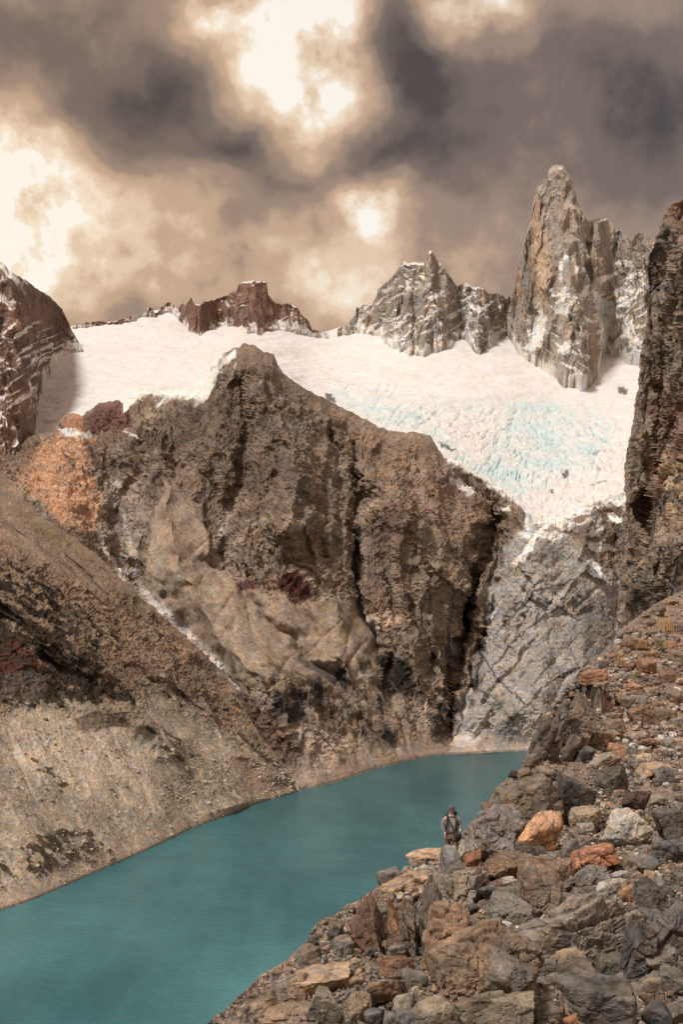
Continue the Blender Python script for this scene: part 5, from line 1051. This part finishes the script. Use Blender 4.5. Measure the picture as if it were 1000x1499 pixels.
# ---- pale blocks on the far scree: one mesh of hundreds
VV = []; FF = []; CC = []; base = 0
PD, CD = SLOPE_D; hgt = PD.shape[0]; usd = 500+PD[..., 0]/PD[..., 1]*F_PX; vsd = HOR-PD[..., 2]/PD[..., 1]*F_PX
sel = np.argwhere((usd > 0) & (usd < 430) & (vsd > 1010) & (vsd < 1330) & (PD[..., 2] > LAKE_Z+1)); r_.shuffle(sel)
k_ = 0
for (a, b) in sel[:30000]:
    u, v = usd[a, b], vsd[a, b]
    if a >= hgt-9: continue
    if v < 1010+ (u*0.28): continue
    dn_ = fbm(np.array([[u*0.02, v*0.02, 2.5]]), 3, seed=19)[0]
    if dn_ < r_.uniform(-0.3, 0.5): continue
    w = 0.8+r_.gamma(1.1, 0.7)
    if r_.rand() < 0.025: w = r_.uniform(3.5, 8)
    Y = PD[a, b, 1]; kk = Y/F_PX*w; s_ = shapes[r_.randint(12)]
    q = s_*kk*np.array([1, 1, 1.1])+PD[a, b]; VV.append(q); FF.append(sf+base); base += len(q); CC.append(np.repeat((A(184, 168, 142)*r_.uniform(0.35, 1.1))[None], len(q), 0)); k_ += 1
    if k_ > 5200: break
finish(mesh_from('scree_stones', np.concatenate(VV), np.concatenate(FF), np.concatenate(CC), M_near), 'pale loose blocks strewn over the far left scree', 'stones', kind='stuff')
# ---- tufts of dry grass
def grass_mat():
    m, nt, b = new_mat('dry_grass'); N = nt.nodes; L = nt.links
    oi = N.new('ShaderNodeObjectInfo'); g = N.new('ShaderNodeNewGeometry'); n = N.new('ShaderNodeTexNoise'); n.inputs['Scale'].default_value = 9; L.new(g.outputs['Position'], n.inputs['Vector'])
    mr = N.new('ShaderNodeMapRange'); L.new(n.outputs[0], mr.inputs[0]); mr.inputs[3].default_value = 0.6; mr.inputs[4].default_value = 1.4
    sc_ = N.new('ShaderNodeVectorMath'); sc_.operation = 'SCALE'; L.new(oi.outputs['Color'], sc_.inputs[0]); L.new(mr.outputs[0], sc_.inputs['Scale']); L.new(sc_.outputs[0], b.inputs['Base Color']); b.inputs['Roughness'].default_value = 0.8
    return m
M_grass = grass_mat()
TUFTS = [(977,912,34,20,(196,150,62),'biggest golden grass tuft, by the cliff wall'), (940,941,22,14,(186,144,64),'golden grass tuft left below the biggest one'), (966,941,22,11,(150,132,62),'olive grass tuft right below the biggest one'), (909,966,26,14,(190,146,70),'golden grass tuft at the slope edge under the cliff'), (866,1012,12,8,(150,124,60),'small grass tuft above the jagged bluff'),
         (935,985,14,8,(170,140,70),'small dry grass tuft in the upper scree'), (905,1058,14,7,(140,124,66),'small olive tuft right of the jagged bluff'), (780,1262,26,10,(96,96,48),'green tuft under the orange rounded boulder'), (922,1262,24,10,(118,104,54),'olive grass patch under the whitish grey boulder'), (950,1200,22,10,(132,110,56),'yellow green tuft right of the whitish grey boulder'), (610,1288,18,8,(116,104,52),'green tuft on the ledge below the hiker'), (994,1468,16,8,(92,98,44),'green tuft at the bottom right corner')]
for (u, v, w, h, c, lb) in TUFTS:
    Y = ground(u, v+h*0.3)*0.965-0.3; k = Y/F_PX*1.15; VV = []; FF = []; b0 = 0
    for i in range(150):
        x0 = r_.normal()*w*k*0.13; y0 = r_.normal()*w*k*0.13; L_ = h*k*r_.uniform(0.5, 1.15); az = r_.uniform(0, 6.28); ln = r_.uniform(0.2, 0.9)*L_; wd = 0.016*k*60
        d_ = np.array([math.cos(az), math.sin(az), 0]); s_ = np.array([-d_[1], d_[0], 0])*wd*0.25
        ps = [np.array([x0, y0, -h*k*0.3])+d_*ln*t*t+np.array([0, 0, L_*(t-0.25*t*t)*1.2]) for t in (0, 0.35, 0.7, 1)]
        for j, p_ in enumerate(ps): VV += [p_-s_*(1-j/3.2), p_+s_*(1-j/3.2)]
        for j in range(3): FF.append([b0+2*j, b0+2*j+1, b0+2*j+3, b0+2*j+2])
        b0 += 8
    o = mesh_from('grass_tuft', np.array(VV), np.array(FF), mat=M_grass); o.location = ((u-500)*k/1.15, Y, (HOR-v-h*0.2)*k/1.15); o.color = (*[float(x) for x in A(*c)], 1)
    finish(o, lb, 'grass tuft', 'tufts of grass on the near slope')
# ================================================================== the hiker
def plain(name, col, rough=0.8, nz=60.0, amt=0.25):
    m, nt, b = new_mat(name); N = nt.nodes; L = nt.links
    g = N.new('ShaderNodeNewGeometry'); n = N.new('ShaderNodeTexNoise'); n.inputs['Scale'].default_value = nz; n.inputs['Detail'].default_value = 4; L.new(g.outputs['Position'], n.inputs['Vector'])
    mr = N.new('ShaderNodeMapRange'); L.new(n.outputs[0], mr.inputs[0]); mr.inputs[1].default_value = 0.3; mr.inputs[2].default_value = 0.7; mr.inputs[3].default_value = 1-amt; mr.inputs[4].default_value = 1+amt
    sc_ = N.new('ShaderNodeVectorMath'); sc_.operation = 'SCALE'; sc_.inputs[0].default_value = tuple(float(x) for x in A(*col)); L.new(mr.outputs[0], sc_.inputs['Scale']); L.new(sc_.outputs[0], b.inputs['Base Color'])
    b.inputs['Roughness'].default_value = rough
    bp = N.new('ShaderNodeBump'); bp.inputs['Strength'].default_value = 0.4; bp.inputs['Distance'].default_value = 0.01; L.new(n.outputs[0], bp.inputs['Height']); L.new(bp.outputs[0], b.inputs['Normal'])
    return m
def skinned(name, verts, radii, edges, mat, root=0, sub=2, parent=None):
    me = bpy.data.meshes.new(name); me.from_pydata(verts, edges, []); o = bpy.data.objects.new(name, me); COL.objects.link(o)
    sk = o.modifiers.new('skin', 'SKIN'); sk.use_smooth_shade = True
    for i, v in enumerate(me.skin_vertices[0].data):
        r = radii[i]; v.radius = r if isinstance(r, tuple) else (r, r); v.use_root = (i == root)
    ss = o.modifiers.new('sub', 'SUBSURF'); ss.levels = sub; ss.render_levels = sub
    dg = bpy.context.evaluated_depsgraph_get(); dg.update(); m2 = bpy.data.meshes.new_from_object(o.evaluated_get(dg)); o.modifiers.clear(); o.data = m2; bpy.data.meshes.remove(me); m2.name = name
    m2.materials.clear(); m2.materials.append(mat)
    m2.polygons.foreach_set('use_smooth', np.ones(len(m2.polygons), bool))
    if parent: o.parent = parent
    return o
def blobs(name, parts, mat, parent=None, sub=3):
    VV = []; FF = []; b0 = 0; d, f = ico(sub)
    for (c, s, e) in parts:
        v = np.sign(d)*np.abs(d)**e; v = v/np.abs(v).max(0)*np.array(s)*0.5+np.array(c); VV.append(v); FF.append(f+b0); b0 += len(v)
    return mesh_from(name, np.concatenate(VV), np.concatenate(FF), mat=mat, parent=parent)
def tubes(name, paths, mat, parent=None, n=10):
    VV = []; FF = []; b0 = 0
    for pts, r, fl in paths:
        P_ = [np.array(p, float) for p in pts]; up0 = np.array([0.0, 1, 0.1])
        for i, p in enumerate(P_):
            t = P_[min(i+1, len(P_)-1)]-P_[max(i-1, 0)]; t /= np.linalg.norm(t); s = np.cross(t, up0); s /= np.linalg.norm(s)+1e-9; w = np.cross(s, t)
            rr = r[i] if isinstance(r, (list, tuple)) else r
            for k in range(n):
                a = 2*math.pi*k/n; VV.append(p+s*math.cos(a)*rr+w*math.sin(a)*rr*fl)
        for i in range(len(P_)-1):
            for k in range(n): FF.append([b0+i*n+k, b0+i*n+(k+1) % n, b0+(i+1)*n+(k+1) % n, b0+(i+1)*n+k])
        for e_, base_ in ((0, b0), (1, b0+(len(P_)-1)*n)):
            VV.append(P_[0] if e_ == 0 else P_[-1]); c = len(VV)-1
            for k in range(n): FF.append([base_+k, base_+(k+1) % n, c, c])
        b0 = len(VV)
    me = bpy.data.meshes.new(name); me.from_pydata([tuple(v) for v in VV], [], [[x for j, x in enumerate(f) if j < 3 or x != f[2]] for f in FF]); me.materials.append(mat)
    me.polygons.foreach_set('use_smooth', np.ones(len(me.polygons), bool)); o = bpy.data.objects.new(name, me); COL.objects.link(o)
    if parent: o.parent = parent
    return o
m_skin = plain('skin', (214, 150, 122), 0.6, 30, 0.08); m_hat = plain('knit_hat', (86, 80, 100), 0.95, 90, 0.3); m_jack = plain('jacket_cloth', (150, 146, 142), 0.85, 14, 0.14); m_slv = plain('sleeve_cloth', (124, 114, 120), 0.85, 14, 0.14)
m_trs = plain('trouser_cloth', (112, 96, 72), 0.9, 14, 0.2); m_blk = plain('black_nylon', (38, 36, 40), 0.7, 40, 0.2); m_pack = plain('pack_cloth', (40, 52, 50), 0.8, 20, 0.2); m_boot = plain('boot_leather', (92, 70, 52), 0.7, 30, 0.2); m_eye = plain('eye', (36, 26, 24), 0.3, 10, 0.0); m_lip = plain('lips', (150, 84, 74), 0.6, 10, 0.0); m_pole = plain('pole_metal', (60, 62, 66), 0.4, 10, 0.05)
HY = 32.3; hx = (661-500)/F_PX*HY; hz = (HOR-1267)/F_PX*HY
# one continuous body: root at the pelvis
bv = [(0,0,.95),(0,.01,1.12),(0,.02,1.30),(0,.03,1.44),(0,.02,1.50),(0,0,1.58),(0,-.01,1.665),   # 0-6 pelvis..crown
      (-.17,.02,1.41),(-.25,.0,1.16),(-.19,-.12,.96),                                             # 7-9 arm at photo left: shoulder, elbow, wrist
      (.17,.02,1.41),(.26,.02,1.17),(.25,-.16,1.06),                                              # 10-12 arm at photo right
      (-.09,0,.90),(-.11,-.05,.50),(-.11,.02,.09),(-.12,-.12,.04),                                # 13-16 leg at photo left
      (.09,0,.90),(.13,-.10,.52),(.14,-.02,.12),(.15,-.16,.06),                                   # 17-20 leg at photo right
      (-.17,-.16,.90),(.255,-.22,1.045)]                                                          # 21,22 palms
br = [(.15,.11),(.13,.10),(.16,.11),(.10,.08),.055,(.072,.088),(.070,.085),.065,.048,.032,.065,.048,.032,.09,.062,.045,.04,.09,.062,.045,.04,(.036,.022),(.036,.022)]
be = [(0,1),(1,2),(2,3),(3,4),(4,5),(5,6),(2,7),(7,8),(8,9),(9,21),(2,10),(10,11),(11,12),(12,22),(0,13),(13,14),(14,15),(15,16),(0,17),(17,18),(18,19),(19,20)]
def fingers(palm, dirv, side, curl):
    """four fingers and a thumb leaving the palm, each bent twice"""
    global bv, br, be
    p = np.array(bv[palm]); d_ = np.array(dirv, float); d_ /= np.linalg.norm(d_); s_ = np.array(side, float); s_ /= np.linalg.norm(s_); c_ = np.array(curl, float)
    for k, (off, ln) in enumerate(((-.030, .060), (-.010, .070), (.010, .066), (.030, .052))):
        a = p+s_*off+d_*.035; b = a+d_*ln*.5+c_*.012; e = b+d_*ln*.22+c_*.030
        i = len(bv); bv += [tuple(a), tuple(b), tuple(e)]; br += [.0105, .0095, .0085]; be += [(palm, i), (i, i+1), (i+1, i+2)]
    a = p-s_*.040+d_*.002; b = a-s_*.012+d_*.030+c_*.014; i = len(bv); bv += [tuple(a), tuple(b)]; br += [.0125, .0105]; be += [(palm, i), (i, i+1)]
fingers(21, (.3,-.6,-.7), (.8,.5,0), (.5,.3,.1)); fingers(22, (-.5,-.8,-.1), (0,.1,-1), (-.3,.5,0))
# nose and ears grow from the head
i = len(bv); bv += [(0,-.098,1.60),(-.082,.01,1.60),(.082,.01,1.60)]; br += [.014, .014, .014]; be += [(5, i), (5, i+1), (5, i+2)]
person = skinned('person', bv, br, be, m_skin, 0, 2)
person.location = (hx, HY, hz)
finish(person, 'standing hiker in purple beanie and grey jacket on the slope edge above the lake', 'person')
tv = [(0,.0,.93),(0,.01,1.12),(0,.02,1.30),(0,.03,1.43),(0,.01,1.485),(-.18,.02,1.40),(-.255,.0,1.16),(-.20,-.10,.985),(.18,.02,1.40),(.265,.02,1.17),(.255,-.13,1.075)]
tr = [(.185,.145),(.170,.135),(.185,.14),(.12,.10),.075,.085,.068,.052,.085,.068,.052]
jk = skinned('jacket', tv[:5]+[(-.15,.02,1.39),(.15,.02,1.39)], tr[:5]+[.105,.105], [(0,1),(1,2),(2,3),(3,4),(2,5),(2,6)], m_jack, 0, 2, person)
skinned('sleeve', [tv[5], tv[6], tv[7]], [.098,.072,.050], [(0,1),(1,2)], m_slv, 0, 2, person); skinned('sleeve', [tv[8], tv[9], tv[10]], [.088,.068,.050], [(0,1),(1,2)], m_slv, 0, 2, person)
skinned('trousers', [(0,0,.96),(-.09,0,.88),(-.115,-.05,.50),(-.11,.02,.14),(.09,0,.88),(.135,-.10,.52),(.14,-.02,.16)], [(.165,.13),.118,.088,.066,.118,.088,.066], [(0,1),(1,2),(2,3),(0,4),(4,5),(5,6)], m_trs, 0, 2, person)
blobs('boot', [((-.115,-.04,.055),(.105,.28,.11),.7),((-.11,.02,.13),(.11,.13,.14),.8)], m_boot, person); blobs('boot', [((.145,-.08,.075),(.105,.28,.11),.7),((.14,-.02,.15),(.11,.13,.14),.8)], m_boot, person)
blobs('collar', [((0,.0,1.475),(.20,.19,.09),.8)], m_jack, person)
ht = blobs('beanie', [((0,.005,1.695),(.196,.225,.17),.85),((0,.0,1.645),(.205,.232,.055),.7)], m_hat, person); blobs('bobble', [((0,.01,1.785),(.05,.05,.045),1)], m_hat, ht)
blobs('hair', [((-.082,.02,1.60),(.03,.09,.07),1),((.082,.02,1.60),(.03,.09,.07),1)], m_eye, person)
blobs('eye', [((-.032,-.082,1.618),(.026,.014,.013),1)], m_eye, person, 2); blobs('eye', [((.032,-.082,1.618),(.026,.014,.013),1)], m_eye, person, 2); blobs('mouth', [((0,-.084,1.558),(.052,.014,.014),1)], m_lip, person, 2)
# ---- what he carries
pk = blobs('backpack', [((0,.26,1.22),(.36,.26,.56),.6),((0.05,.24,1.50),(.30,.22,.16),.7)], m_pack); pk.location = person.location
finish(pk, 'dark green backpack worn by the hiker on the slope edge', 'backpack')
for s in (-1, 1):
    tubes('shoulder_strap', [([(s*.10,.14,1.46),(s*.115,.04,1.505),(s*.125,-.09,1.43),(s*.135,-.155,1.28),(s*.15,-.15,1.10),(s*.19,.02,1.02)], .030, .35)], m_blk, pk)
tubes('hip_belt', [([(-.19,.02,1.0),(-.15,-.12,.99),(0,-.165,.985),(.15,-.12,.99),(.19,.02,1.0)], .024, .5)], m_blk, pk)
bg_ = blobs('shoulder_bag', [((.17,-.20,.90),(.22,.15,.26),.55),((.17,-.27,.93),(.18,.05,.16),.6)], m_blk); bg_.location = person.location
finish(bg_, 'black bag hanging at the hiker\'s hip', 'bag')
tubes('strap', [([(-.11,-.03,1.49),(-.08,-.15,1.38),(0,-.17,1.20),(.08,-.175,1.05),(.13,-.19,.98)], .022, .4)], m_blk, bg_)
pl_ = tubes('trekking_pole', [([(-.17,-.20,.97),(-.175,-.21,.5),(-.18,-.22,0.0)], [.010,.009,.006], 1)], m_pole); pl_.location = person.location
finish(pl_, 'thin dark trekking pole in the hiker\'s hand', 'trekking pole'); tubes('grip', [([(-.169,-.197,1.0),(-.171,-.20,.86)], .018, 1)], m_blk, pl_); blobs('basket', [((-.18,-.219,.06),(.07,.07,.015),1)], m_blk, pl_, 2)
